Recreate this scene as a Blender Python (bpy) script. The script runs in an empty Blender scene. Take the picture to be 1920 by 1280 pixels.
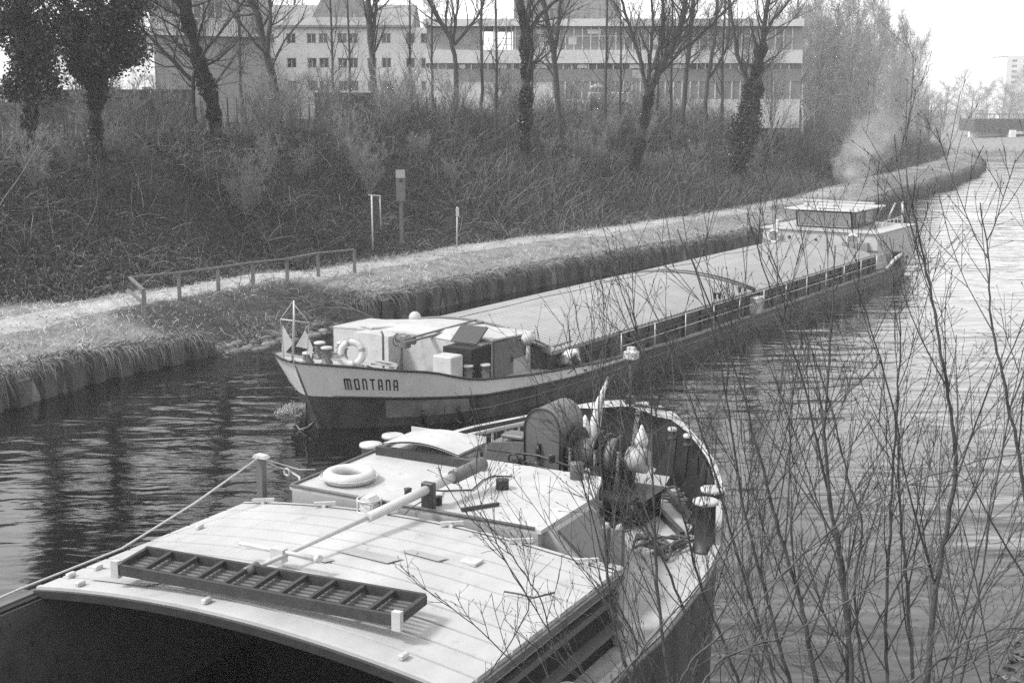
import bpy, math, random
import numpy as np
from mathutils import Vector, Matrix
R_ = math.radians
random.seed(7)
rng = np.random.default_rng(11)
sc = bpy.context.scene
col = sc.collection

# ------------------------------------------------------------------ camera
F, CH, PIT = 2400.0, 8.5, R_(10.5)          # focal length in 1920-pixels, eye height over water, pitch
cd = bpy.data.cameras.new('camera'); cam = bpy.data.objects.new('camera', cd); col.objects.link(cam)
cd.sensor_width = 36; cd.lens = 36 * F / 1920; cd.clip_end = 3000; cd.clip_start = 0.1
cam.location = (0, 0, CH); cam.rotation_euler = (math.pi / 2 - PIT, 0, 0)
sc.camera = cam
sc.cycles.volume_bounces = 1; sc.cycles.use_denoising = False; sc.cycles.sample_clamp_indirect = 3.0
sc.view_settings.view_transform = 'Standard'; sc.view_settings.look = 'None'
sc.view_settings.gamma = 1; sc.view_settings.use_curve_mapping = False
sc.view_settings.exposure = 1.2

# ------------------------------------------------------------------ world + sun
SUN_AZ, SUN_EL = 258.0, 50.0                # compass bearing measured clockwise from +Y, elevation
w = bpy.data.worlds.new('World'); sc.world = w; w.use_nodes = True
nt = w.node_tree; nt.nodes.clear()
sky = nt.nodes.new('ShaderNodeTexSky'); sky.sky_type = 'NISHITA'; sky.sun_disc = False
sky.sun_elevation = R_(SUN_EL); sky.sun_rotation = R_(SUN_AZ)
sky.air_density = 2.6; sky.dust_density = 0.5; sky.ozone_density = 1.0
bw = nt.nodes.new('ShaderNodeRGBToBW'); bg = nt.nodes.new('ShaderNodeBackground')
bg.inputs['Strength'].default_value = 0.15
wo = nt.nodes.new('ShaderNodeOutputWorld')
nt.links.new(sky.outputs[0], bw.inputs[0]); nt.links.new(bw.outputs[0], bg.inputs[0]); nt.links.new(bg.outputs[0], wo.inputs[0])
sd = bpy.data.lights.new('sun', 'SUN'); sun = bpy.data.objects.new('sun', sd); col.objects.link(sun)
sd.energy = 1.85; sd.angle = R_(10)
_d = Vector((math.sin(R_(SUN_AZ)) * math.cos(R_(SUN_EL)), math.cos(R_(SUN_AZ)) * math.cos(R_(SUN_EL)), math.sin(R_(SUN_EL))))
sun.rotation_euler = _d.to_track_quat('Z', 'Y').to_euler(); sun.location = (0, 0, 60)

# ------------------------------------------------------------------ helpers
def un(px, py, z):
    """point of the horizontal plane at height z seen at photo pixel px, py"""
    a = (px - 960) / F; b = -(py - 640) / F
    d = (a, math.cos(PIT) + b * math.sin(PIT), -math.sin(PIT) + b * math.cos(PIT))
    t = (z - CH) / d[2]
    return d[0] * t, d[1] * t
def ray(px, py):
    a = (px - 960) / F; b = -(py - 640) / F
    return np.array((a, math.cos(PIT) + b * math.sin(PIT), -math.sin(PIT) + b * math.cos(PIT)))

def M(name, v=0.5, rough=0.6, var=0.0, scale=8.0, bump=0.0, bscale=40.0, metal=0.0, stains=0.0, island=0.0, stretch=(1, 1, 1), spec=0.5, coord='Object', v2=None):
    """grey procedural material: base value v, noise variation var, darker stains, optional value jitter per mesh island"""
    m = bpy.data.materials.new(name); m.use_nodes = True
    t = m.node_tree; N = t.nodes; L = t.links
    b = N['Principled BSDF']; b.inputs['Roughness'].default_value = rough; b.inputs['Metallic'].default_value = metal
    b.inputs['Specular IOR Level'].default_value = spec
    b.inputs['Base Color'].default_value = (v, v, v, 1)
    if var or stains or island or bump:
        tc = N.new('ShaderNodeTexCoord'); mp = N.new('ShaderNodeMapping'); mp.inputs['Scale'].default_value = stretch
        L.new(tc.outputs[coord], mp.inputs[0])
        val = None
        if var:
            n = N.new('ShaderNodeTexNoise'); n.inputs['Scale'].default_value = scale; n.inputs['Detail'].default_value = 8; n.inputs['Roughness'].default_value = 0.65
            L.new(mp.outputs[0], n.inputs[0])
            r = N.new('ShaderNodeMapRange'); r.inputs[1].default_value = 0.32; r.inputs[2].default_value = 0.68
            r.inputs[3].default_value = v * (1 - var); r.inputs[4].default_value = (v * (1 + var)) if v2 is None else v2
            L.new(n.outputs[0], r.inputs[0]); val = r.outputs[0]
        if stains:
            n2 = N.new('ShaderNodeTexNoise'); n2.inputs['Scale'].default_value = scale * 3.1; n2.inputs['Detail'].default_value = 6; n2.inputs['Roughness'].default_value = .75
            L.new(mp.outputs[0], n2.inputs[0])
            r2 = N.new('ShaderNodeMapRange'); r2.inputs[1].default_value = 0.56; r2.inputs[2].default_value = 0.68; r2.inputs[3].default_value = 1.0; r2.inputs[4].default_value = 1 - stains
            L.new(n2.outputs[0], r2.inputs[0])
            mm = N.new('ShaderNodeMath'); mm.operation = 'MULTIPLY'; L.new(r2.outputs[0], mm.inputs[0])
            if val is None: mm.inputs[1].default_value = v
            else: L.new(val, mm.inputs[1])
            val = mm.outputs[0]
        if island:
            g = N.new('ShaderNodeNewGeometry'); r3 = N.new('ShaderNodeMapRange'); r3.inputs[3].default_value = 1 - island; r3.inputs[4].default_value = 1 + island * 1.6
            L.new(g.outputs['Random Per Island'], r3.inputs[0])
            mm = N.new('ShaderNodeMath'); mm.operation = 'MULTIPLY'; L.new(r3.outputs[0], mm.inputs[0])
            if val is None: mm.inputs[1].default_value = v
            else: L.new(val, mm.inputs[1])
            val = mm.outputs[0]
        if val is not None: L.new(val, b.inputs['Base Color'])
        if bump:
            nb = N.new('ShaderNodeTexNoise'); nb.inputs['Scale'].default_value = bscale; nb.inputs['Detail'].default_value = 5
            L.new(mp.outputs[0], nb.inputs[0])
            bp = N.new('ShaderNodeBump'); bp.inputs['Strength'].default_value = bump; bp.inputs['Distance'].default_value = 0.03
            L.new(nb.outputs[0], bp.inputs['Height']); L.new(bp.outputs[0], b.inputs['Normal'])
    return m

def npmesh(name, V, Q, mat=None, smooth=False, T=None):
    """mesh from numpy verts and quads (Q) and/or triangles (T)"""
    V = np.asarray(V, dtype=np.float32).reshape(-1, 3)
    me = bpy.data.meshes.new(name)
    Q = np.zeros((0, 4), int) if Q is None else np.asarray(Q).reshape(-1, 4)
    T = np.zeros((0, 3), int) if T is None else np.asarray(T).reshape(-1, 3)
    me.vertices.add(len(V)); me.vertices.foreach_set('co', V.ravel())
    nl = len(Q) * 4 + len(T) * 3
    me.loops.add(nl); me.loops.foreach_set('vertex_index', np.concatenate([Q.ravel(), T.ravel()]).astype(np.int32))
    me.polygons.add(len(Q) + len(T))
    st = np.concatenate([np.arange(len(Q)) * 4, len(Q) * 4 + np.arange(len(T)) * 3]).astype(np.int32)
    me.polygons.foreach_set('loop_start', st)
    if smooth: me.polygons.foreach_set('use_smooth', np.ones(len(Q) + len(T), bool))
    me.update(calc_edges=True); me.validate()
    if mat: me.materials.append(mat)
    return me

class MB:
    """collects shapes in one mesh"""
    def __init__(s): s.v = []; s.f = []; s.sm = []
    def add(s, vs, fs, smooth=False):
        o = len(s.v); s.v += [tuple(map(float, p)) for p in vs]; s.f += [tuple(i + o for i in f) for f in fs]; s.sm += [smooth] * len(fs); return s
    def box(s, x0, x1, y0, y1, z0, z1, bev=0.0):
        if bev <= 0:
            vs = [(x, y, z) for z in (z0, z1) for y in (y0, y1) for x in (x0, x1)]
            return s.add(vs, [(0, 2, 3, 1), (4, 5, 7, 6), (0, 1, 5, 4), (2, 6, 7, 3), (0, 4, 6, 2), (1, 3, 7, 5)])
        b = min(bev, abs(x1 - x0) / 2.1, abs(y1 - y0) / 2.1, abs(z1 - z0) / 2.1)
        rings = []
        for z, i in ((z0, b), (z0 + b, 0), (z1 - b, 0), (z1, b)):
            xa, xb, ya, yb = x0 + i, x1 - i, y0 + i, y1 - i
            rings.append([(xa + b, ya, z), (xb - b, ya, z), (xb, ya + b, z), (xb, yb - b, z), (xb - b, yb, z), (xa + b, yb, z), (xa, yb - b, z), (xa, ya + b, z)])
        vs = [p for r in rings for p in r]; fs = []
        for k in range(3):
            for i in range(8): fs.append((k * 8 + i, k * 8 + (i + 1) % 8, k * 8 + 8 + (i + 1) % 8, k * 8 + 8 + i))
        fs.append(tuple(range(7, -1, -1))); fs.append(tuple(range(24, 32)))
        return s.add(vs, fs)
    def bar(s, a, b, w, h, up=(0, 0, 1)):
        """rectangular bar from a to b, w wide, h high"""
        a = Vector(a); b = Vector(b); t = (b - a).normalized(); u = Vector(up)
        x = t.cross(u)
        if x.length < 1e-4: x = t.cross(Vector((1, 0, 0)))
        x.normalize(); y = x.cross(t)
        vs = [p + x * (i * w / 2) + y * (j * h / 2) for p in (a, b) for j in (-1, 1) for i in (-1, 1)]
        return s.add(vs, [(0, 2, 3, 1), (4, 5, 7, 6), (0, 1, 5, 4), (2, 6, 7, 3), (0, 4, 6, 2), (1, 3, 7, 5)])
    def tube(s, pts, r, n=8, caps=True):
        pts = [Vector(p) for p in pts]; rs = [r] * len(pts) if isinstance(r, (int, float)) else list(r)
        ref = Vector((0.13, 0.21, 1)); vs = []; fs = []
        tg = []
        for i in range(len(pts)):
            t = (pts[min(i + 1, len(pts) - 1)] - pts[max(i - 1, 0)]); tg.append(t.normalized())
        if abs(tg[0].dot(ref.normalized())) > .95: ref = Vector((1, .1, .05))
        x = tg[0].cross(ref).normalized()
        for p, t, q in zip(pts, tg, rs):
            x = (x - t * x.dot(t)).normalized(); y = t.cross(x)
            vs += [p + (x * math.cos(2 * math.pi * k / n) + y * math.sin(2 * math.pi * k / n)) * q for k in range(n)]
        for i in range(len(pts) - 1):
            for k in range(n): fs.append((i * n + k, i * n + (k + 1) % n, (i + 1) * n + (k + 1) % n, (i + 1) * n + k))
        s.add(vs, fs, True)
        if caps:
            o = len(s.v) - len(vs)
            s.f.append(tuple(o + k for k in range(n - 1, -1, -1))); s.f.append(tuple(o + (len(pts) - 1) * n + k for k in range(n))); s.sm += [False, False]
        return s
    def lathe(s, c, prof, n=20):
        """prof = list of (radius, z) round the vertical through c"""
        vs = []; fs = []
        for r, z in prof: vs += [(c[0] + r * math.cos(2 * math.pi * k / n), c[1] + r * math.sin(2 * math.pi * k / n), c[2] + z) for k in range(n)]
        for i in range(len(prof) - 1):
            for k in range(n): fs.append((i * n + k, i * n + (k + 1) % n, (i + 1) * n + (k + 1) % n, (i + 1) * n + k))
        fs.append(tuple(range(n - 1, -1, -1))); fs.append(tuple((len(prof) - 1) * n + k for k in range(n)))
        return s.add(vs, fs, True)
    def torus(s, c, R, r, axis=(0, 0, 1), n=36, m=12, wob=0.0):
        q = Vector((0, 0, 1)).rotation_difference(Vector(axis).normalized()); c = Vector(c); vs = []; fs = []
        for i in range(n):
            a = 2 * math.pi * i / n; rr = r * (1 + wob * math.sin(a * 4))
            for j in range(m):
                b = 2 * math.pi * j / m
                vs.append(c + q @ Vector(((R + rr * math.cos(b)) * math.cos(a), (R + rr * math.cos(b)) * math.sin(a), rr * math.sin(b))))
        for i in range(n):
            for j in range(m): fs.append((i * m + j, ((i + 1) % n) * m + j, ((i + 1) % n) * m + (j + 1) % m, i * m + (j + 1) % m))
        return s.add(vs, fs, True)
    def prism(s, poly, axis, a0, a1):
        """polygon (two coords) extruded along axis x,y or z"""
        def P(p, a): return {'z': (p[0], p[1], a), 'y': (p[0], a, p[1]), 'x': (a, p[0], p[1])}[axis]
        n = len(poly); vs = [P(p, a0) for p in poly] + [P(p, a1) for p in poly]
        fs = [(i, (i + 1) % n, n + (i + 1) % n, n + i) for i in range(n)] + [tuple(range(n - 1, -1, -1)), tuple(range(n, 2 * n))]
        return s.add(vs, fs)
    def grid(s, rows, smooth=True, close=False):
        m = len(rows[0]); vs = [p for r in rows for p in r]; fs = []
        for i in range(len(rows) - 1):
            for j in range(m if close else m - 1): fs.append((i * m + j, i * m + (j + 1) % m, (i + 1) * m + (j + 1) % m, (i + 1) * m + j))
        return s.add(vs, fs, smooth)
    def sph(s, c, r, n=14, m=9, sc3=(1, 1, 1)):
        rows = []
        for i in range(m + 1):
            t = math.pi * i / m
            rows.append([(c[0] + r * sc3[0] * math.sin(t) * math.cos(2 * math.pi * k / n), c[1] + r * sc3[1] * math.sin(t) * math.sin(2 * math.pi * k / n), c[2] - r * sc3[2] * math.cos(t)) for k in range(n)])
        return s.grid(rows, True, True)

class Frame:
    """a local frame: x to v, y to u, z up"""
    def __init__(s, o, th): s.o = o; s.th = R_(th); s.m = Matrix.Translation((o[0], o[1], 0)) @ Matrix.Rotation(-s.th, 4, 'Z')
    def at(s, px, py, z):
        p = s.m.inverted() @ Vector((*un(px, py, z), z)); return (p.x, p.y, p.z)
WORLD = Frame((0, 0), 0)

def props(o, label, cat=None, group=None, kind=None):
    if label: o['label'] = label
    if cat: o['category'] = cat
    if group: o['group'] = group
    if kind: o['kind'] = kind
    return o
def fixn(me):
    import bmesh
    bm = bmesh.new(); bm.from_mesh(me); bmesh.ops.recalc_face_normals(bm, faces=bm.faces); bm.to_mesh(me); bm.free()
def build(name, mb, mat, parent=None, frame=WORLD, recalc=True):
    """link the collected shapes as one object; a top-level one gets its origin at its base"""
    V = np.array(mb.v, dtype=float)
    if parent is not None:
        off = Vector(parent.get('_base', (0, 0, 0)))
    else:
        off = Vector(((V[:, 0].min() + V[:, 0].max()) / 2, (V[:, 1].min() + V[:, 1].max()) / 2, V[:, 2].min()))
    me = bpy.data.meshes.new(name)
    me.from_pydata([tuple(Vector(p) - off) for p in mb.v], [], mb.f)
    me.polygons.foreach_set('use_smooth', mb.sm)
    if recalc: fixn(me)
    me.materials.append(mat)
    o = bpy.data.objects.new(name, me); col.objects.link(o)
    if parent is not None: o.parent = parent; o['_base'] = tuple(off)
    else: o.matrix_world = frame.m @ Matrix.Translation(off); o['_base'] = tuple(off)
    return o
def thing(name, base, frame, label, cat, group=None):
    o = bpy.data.objects.new(name, None); col.objects.link(o); o.empty_display_size = .2
    o.matrix_world = frame.m @ Matrix.Translation(Vector(base)); o['_base'] = tuple(base)
    return props(o, label, cat, group)

# ------------------------------------------------------------------ materials
m_water = bpy.data.materials.new('canal water')
m_hullw = M('white hull paint', .56, .45, .10, 2, .08, 40, stains=.22, stretch=(1, 1, .35))
m_white = M('weathered white paint', .38, .5, .12, 1.8, .08, 50, stains=.28)
m_black = M('black paint', .015, .4, .3, 10)
m_hulld = M('tarred hull plating', .022, .55, .45, 1.6, .15, 25, stains=.35, stretch=(1, 1, .4), v2=.08)
m_hullf = M('grey bottom plating', .17, .5, .4, 2.5, .1, 25, stains=.3)
m_roof = M('pale hatch paint', .36, .45, .16, 1.1, .08, 60, stains=.2, stretch=(1, .6, 1))
m_roof2 = M('grey hatch panels', .2, .5, .16, .8, .08, 60, stains=.2)
m_trunk = M('light grey cabin paint', .27, .5, .14, 1.5, .08, 50, stains=.25, stretch=(1, 1, .5))
m_deck = M('worn grey deck', .33, .7, .22, 1.7, .1, 60, stains=.25)
m_deckd = M('dark side deck', .2, .7, .3, 1.5, .1, 60, stains=.3)
m_dk = M('dark machinery paint', .025, .45, .3, 6, .1, 70, stains=.2)
m_mid = M('mid grey paint', .1, .5, .2, 5, .05, 70, stains=.2)
m_coam = M('dark coaming paint', .035, .55, .4, 1.2, .1, 40, stains=.3)
m_hold = M('shade-blackened rusty hold plating', .006, .8, .5, 2.0, .2, 30, stains=.6)  # near-black base stands in for the shade of the bridge overhead
m_steel = M('galvanised steel', .45, .45, .15, 9, metal=.2)
m_rope = M('rope', .4, .9, .25, 40, .3, 120)
m_roped = M('dark rope', .07, .9, .3, 40)
m_wood = M('weathered wood', .13, .85, .35, 6, .3, 50, stretch=(1, 1, .2))
m_plank = M('dark gangplank wood', .028, .7, .35, 9, .15, 60)
m_ringw = M('life ring canvas', .45, .6, .08, 12, .1, 80, stains=.1)
m_ringo = M('life ring band', .22, .6, .1, 12)
m_cloth = M('signal cloth', .52, .85, .08, 8)
m_skin = M('skin', .35, .6); m_shirt = M('pale work shirt', .5, .9, .1, 12, .2, 40); m_trou = M('work trousers', .12, .9, .2, 12); m_hair = M('dark hair', .03, .8)
m_glass = M('window glass', .04, .08, spec=.8)
m_curt = M('curtained window', .3, .25, .35, 7, stretch=(9, 9, .4))
m_dark = M('interior shade black', .01, .9)  # flat black in place of shade inside the doorway and ports
m_bark = M('tree bark', .04, .9, .4, 5, .5, 30, stretch=(1, 1, .3))
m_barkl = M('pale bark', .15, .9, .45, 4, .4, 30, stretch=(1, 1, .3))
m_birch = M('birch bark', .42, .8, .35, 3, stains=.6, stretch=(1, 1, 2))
m_twig = M('bare twigs', .035, .9, island=.35)
m_twigl = M('pale bare twigs', .11, .9, island=.4)
m_sap = M('sapling bark', .02, .6, .5, 14, .3, 80, stretch=(1, 1, .5), v2=.085)
m_saptw = M('sapling twigs', .04, .55, island=.55)
m_ivy = M('ivy leaves', .02, .5, island=.65)
m_scrub = M('dry scrub', .072, .9, island=1.0)
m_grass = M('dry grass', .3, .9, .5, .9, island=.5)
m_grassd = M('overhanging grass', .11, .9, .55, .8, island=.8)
m_farw = M('haze-paled far twigs', .22, .9, island=.4)  # base value raised to put distance haze into the twig colour
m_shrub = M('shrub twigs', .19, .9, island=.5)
m_hedge = M('dark ivy wall', .025, .9, .5, 2, .5, 12)
m_dead = M('pale dead stems', .15, .9, island=.7)
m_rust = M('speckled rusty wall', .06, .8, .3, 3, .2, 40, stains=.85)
m_leaf = M('ground ivy', .017, .6, island=.95)
m_pile = M('concrete piles', .075, .85, .5, 1.5, .3, 20, stains=.4, stretch=(1, 1, .5))
m_path = M('trodden path', .3, .95, .3, 1.1, .4, 15, stains=.15)
m_stone = M('bank stones', .12, .9, .4, 3, .5, 12, island=.4)
m_bw = M('cream render', .6, .85, .08, .25); m_bg = M('grey render', .28, .85, .08, .3); m_bd = M('dark facade panels', .24, .5, .2, .6, stretch=(1, 1, .3))
m_bl = M('light concrete band', .58, .8, .08, .4); m_win = M('dark window panes', .05, .15, spec=.8); m_tile = M('roof felt', .2, .8, .12, .8)

def ground_mat():
    m = bpy.data.materials.new('bank soil'); m.use_nodes = True; t = m.node_tree; N = t.nodes; L = t.links; b = N['Principled BSDF']
    b.inputs['Roughness'].default_value = .95
    at = N.new('ShaderNodeAttribute'); at.attribute_name = 'grassy'
    tc = N.new('ShaderNodeTexCoord')
    n = N.new('ShaderNodeTexNoise'); n.inputs['Scale'].default_value = 1.3; n.inputs['Detail'].default_value = 10; n.inputs['Roughness'].default_value = .75
    L.new(tc.outputs['Object'], n.inputs[0])
    r1 = N.new('ShaderNodeMapRange'); r1.inputs[1].default_value = .3; r1.inputs[2].default_value = .7; r1.inputs[3].default_value = .004; r1.inputs[4].default_value = .025
    r2 = N.new('ShaderNodeMapRange'); r2.inputs[1].default_value = .3; r2.inputs[2].default_value = .7; r2.inputs[3].default_value = .08; r2.inputs[4].default_value = .3
    L.new(n.outputs[0], r1.inputs[0]); L.new(n.outputs[0], r2.inputs[0])
    mx = N.new('ShaderNodeMix'); L.new(at.outputs['Fac'], mx.inputs[0]); L.new(r1.outputs[0], mx.inputs[2]); L.new(r2.outputs[0], mx.inputs[3])
    L.new(mx.outputs[0], b.inputs['Base Color'])
    bp = N.new('ShaderNodeBump'); bp.inputs['Strength'].default_value = .8; bp.inputs['Distance'].default_value = .15
    L.new(n.outputs[0], bp.inputs['Height']); L.new(bp.outputs[0], b.inputs['Normal'])
    return m
m_ground = ground_mat()

# ------------------------------------------------------------------ terrain
BANK = np.array([(-70, -46.5), (-38, .5), (-24, 21), (-14.44, 35.1), (-12.76, 39.4), (-10.5, 43.0), (-8.6, 46.3), (-6.6, 49.6), (-5.3, 50.2), (-1.4, 56.3), (3.7, 63.4), (10.1, 71.2), (16.3, 79.6), (25, 94), (34.5, 113.8), (46.4, 136.5), (57, 158), (64.5, 176), (70, 196), (70, 212), (58, 232), (0, 275)], float)
LAND1 = np.vstack([BANK, [(-300, 420), (-900, 600), (-900, -400), (-300, -400)]])
LAND2 = np.array([(-80, -110), (-38, -50), (-4.9, -.1), (2.5, 10.8), (8, 19), (17, 32.5), (40, 66), (62, 98), (82, 128), (97, 160), (106, 190), (108, 210), (101, 226), (92, 238), (75, 252), (0, 310), (-300, 470), (-900, 700), (-900, 1800), (1500, 1800), (1500, -400), (-60, -400)], float)
def sdist(P, poly):
    """signed distance to a polygon, positive inside"""
    best = np.full(len(P), 1e9); ins = np.zeros(len(P), bool)
    for i in range(len(poly)):
        a = poly[i]; b = poly[(i + 1) % len(poly)]; d = b - a
        t = np.clip(((P - a) @ d) / (d @ d), 0, 1)
        best = np.minimum(best, np.hypot(*(P - a - t[:, None] * d).T))
        c = ((a[1] > P[:, 1]) != (b[1] > P[:, 1]))
        with np.errstate(divide='ignore', invalid='ignore'):
            ins ^= c & (P[:, 0] < (b[0] - a[0]) * (P[:, 1] - a[1]) / (b[1] - a[1] + 1e-12) + a[0])
    return np.where(ins, best, -best)
def sm(x): x = np.clip(x, 0, 1); return x * x * (3 - 2 * x)
def lumps(x, y):
    return (np.sin(x * .9 + 1.3 * np.sin(y * .45)) * np.cos(y * .8 + .7) + .6 * np.sin(x * 2.1 + y * 1.7 + 2) * np.cos(x * .7 - y * 2.3)) 
def foot(y): return 5.6 + 3.0 * sm((50 - y) / 12)
def height(x, y, full=False):
    P = np.stack([x, y], 1); d1 = sdist(P, LAND1); d2 = sdist(P, LAND2)
    f = foot(y)
    nat = sm((y - 43.0) / 1.0) * sm((50.4 - y) / 1.0)          # stretch without piles
    edge = .98 * (1 - nat) - .45 * sm((y - 39) / 4) * (y < 46) + .0 * nat
    z1 = np.where(d1 < 0, -1.6, edge + sm(d1 / 3.0) * (1.55 - edge) + .03 * lumps(x, y) * sm(d1 / 1.5))
    z1 = np.where((nat > .3) & (d1 < .4), -.35 + (d1 + .4) * .6, z1)
    s = np.clip((d1 - f) / (15.5 - f), 0, 1)
    z1 = z1 + (5.5 * (s * .55 + sm(s) * .45)) + .16 * lumps(x * .7, y * .7) * sm((d1 - f) / 2)
    near = sm((40 - np.hypot(x, y)) / 15)
    z2 = np.where(d2 < 0, -1.6, .55 + sm(d2 / 3) * .6 + np.clip(d2 - 2.5, 0, 9) * (.18 + .22 * near) + .06 * lumps(x, y))
    far = (y > 225) & (x < 300)
    z2 = np.where(far & (d2 > 0), .5 + np.clip(d2, 0, 30) * .06, z2)
    z = np.maximum(z1, z2)
    if full: return z, d1, d2, f
    return z
def hz(x, y): return float(height(np.array([float(x)]), np.array([float(y)]))[0])
def hit(px, py, off=0.0):
    """where the view ray through a photo pixel meets the bank"""
    d = ray(px, py); d = d / math.hypot(d[0], d[1])
    t = np.concatenate([np.arange(8, 120, .1), np.arange(120, 260, .4)])
    z = height(d[0] * t, d[1] * t); k = np.argmax(z >= CH + d[2] * t)
    return d[0] * t[k], d[1] * t[k], z[k] + off
xs = np.concatenate([-900 + np.arange(0, 12) * 68, np.arange(-84, -30, 1.5), np.arange(-30, 62, .5), np.arange(62, 120, 1.2), [130, 145, 170, 210, 300, 500, 900, 1500]])
ys = np.concatenate([[-400, -200, -100, -50, -30, -20, -12], np.arange(-6, 26, .8), np.arange(26, 92, .45), np.arange(92, 150, .9), np.arange(150, 270, 1.6), [280, 300, 330, 370, 420, 500, 700, 1000, 1800]])
X, Y = np.meshgrid(xs, ys); Z, D1, D2, FT = height(X.ravel(), Y.ravel(), True)
nx, ny = len(xs), len(ys)
idx = np.arange(nx * ny).reshape(ny, nx)
Q = np.stack([idx[:-1, :-1], idx[:-1, 1:], idx[1:, 1:], idx[1:, :-1]], -1).reshape(-1, 4)
me = npmesh('ground', np.stack([X.ravel(), Y.ravel(), Z], 1), Q, m_ground, True)
gr = np.where(D1 > 0, 1 - sm((D1 - FT + .9) / 1.2), .3 * (1 - sm((D2 - 1.5) / 2)) + .15).astype(np.float32)
gr = np.where((D1 > -1) & (D1 < 3.0) & (Y.ravel() > 42.8) & (Y.ravel() < 50.8), .22, gr)
gr = np.where((Y.ravel() > 225) & (D2 > 0), .9, gr).astype(np.float32)
a = me.attributes.new('grassy', 'FLOAT', 'POINT'); a.data.foreach_set('value', gr)
g = bpy.data.objects.new('ground', me); col.objects.link(g); g['kind'] = 'structure'

# arc-length walk along the bank: s -> point + land normal
_seg = np.hypot(*np.diff(BANK, axis=0).T); _cum = np.concatenate([[0], np.cumsum(_seg)])
def bank_pt(s, d=0.0):
    def P(q): return np.array([np.interp(q, _cum, BANK[:, 0]), np.interp(q, _cum, BANK[:, 1])])
    p = P(s); t = P(s + 2.0) - P(s - 2.0); t /= np.hypot(*t); n = np.array([-t[1], t[0]])
    return p + n * d, n, t
# footpath: a sheet just above the ground
rows = []
for s in np.arange(_cum[2], _cum[-3], 1.0):
    r = []
    for d in (2.8, 3.1, 3.5, 4.0, 4.5, 4.9, 5.2):
        p, n, t = bank_pt(s, d + .35 * math.sin(s * .35) + .25 * math.sin(s * .9)); r.append((p[0], p[1], hz(*p) + (-.08 if d in (2.8, 5.2) else .012)))
    rows.append(r)
mb = MB().grid(rows); o = build('footpath', mb, m_path, recalc=False); o['kind'] = 'structure'

# water
me = npmesh('canal_water', [(-500, -300, 0), (900, -300, 0), (900, 900, 0), (-500, 900, 0)], [(0, 1, 2, 3)], m_water)
o = bpy.data.objects.new('canal_water', me); col.objects.link(o); o['kind'] = 'structure'
def water():
    m = m_water; m.use_nodes = True; t = m.node_tree; N = t.nodes; L = t.links; b = N['Principled BSDF']
    b.inputs['Base Color'].default_value = (.006, .006, .006, 1); b.inputs['Roughness'].default_value = .07; b.inputs['IOR'].default_value = 1.6
    tc = N.new('ShaderNodeTexCoord')
    def noise(scale, st, rot, det, dist=0.0):
        mp = N.new('ShaderNodeMapping'); mp.inputs['Rotation'].default_value = (0, 0, R_(rot)); mp.inputs['Scale'].default_value = st
        L.new(tc.outputs['Object'], mp.inputs[0])
        n = N.new('ShaderNodeTexNoise'); n.inputs['Scale'].default_value = scale; n.inputs['Detail'].default_value = det; n.inputs['Roughness'].default_value = .5; n.inputs['Distortion'].default_value = dist
        L.new(mp.outputs[0], n.inputs[0]); return n.outputs[0]
    a = noise(.38, (.55, 1.5, 1), -14, 2, .5); c = noise(1.0, (.5, 1.3, 1), 10, 2, .5); e = noise(3.6, (.6, 1.2, 1), -20, 2, 0.2)
    s1 = N.new('ShaderNodeMath'); s1.operation = 'MULTIPLY_ADD'; s1.inputs[1].default_value = .5; L.new(c, s1.inputs[0]); L.new(a, s1.inputs[2])
    s2 = N.new('ShaderNodeMath'); s2.operation = 'MULTIPLY_ADD'; s2.inputs[1].default_value = .08; L.new(e, s2.inputs[0]); L.new(s1.outputs[0], s2.inputs[2])
    # calmer and rougher patches
    q = noise(.09, (1, 1.6, 1), 20, 2); r = N.new('ShaderNodeMapRange'); r.inputs[1].default_value = .35; r.inputs[2].default_value = .65; r.inputs[3].default_value = .03; r.inputs[4].default_value = .12
    L.new(q, r.inputs[0])
    bp = N.new('ShaderNodeBump'); bp.inputs['Strength'].default_value = 1; L.new(r.outputs[0], bp.inputs['Distance'])
    L.new(s2.outputs[0], bp.inputs['Height']); L.new(bp.outputs[0], b.inputs['Normal'])
water()

# sheet-pile walls
def pile_wall(s0, s1, label):
    t_ = props(thing('pile_wall', (*bank_pt(s0)[0], 0), WORLD, label, 'retaining wall'), None)
    mb = MB(); cap = MB(); rows = []; s = s0; k = 0
    while s < s1:
        out = .0 if k % 2 else .2
        wv = .03 * math.sin(k * 1.7)
        for q in (s + .03, s + .52 - .0):
            p, n, t = bank_pt(q, -out + wv); zt = (.84 if s1 > _cum[6] else .84 - .5 * float(sm(1 - (s1 - s) / 4.5))) + .07 * math.sin(k * 2.3) + .05 * math.sin(k * .31)
            rows.append([(p[0], p[1], -1.2), (p[0], p[1], .3), (p[0], p[1], zt), (p[0] + n[0] * .6, p[1] + n[1] * .6, zt + .04)])
        s += .55; k += 1
    mb.grid(rows, False)
    return build('piles', mb, m_pile, t_, recalc=False)
i0 = 5; pile_wall(_cum[2], _cum[i0] , 'stained concrete pile wall under the grassy bank at the left end of the canal')
pile_wall(_cum[8], _cum[-3], 'long concrete pile wall edging the canal behind the named barge')
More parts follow.
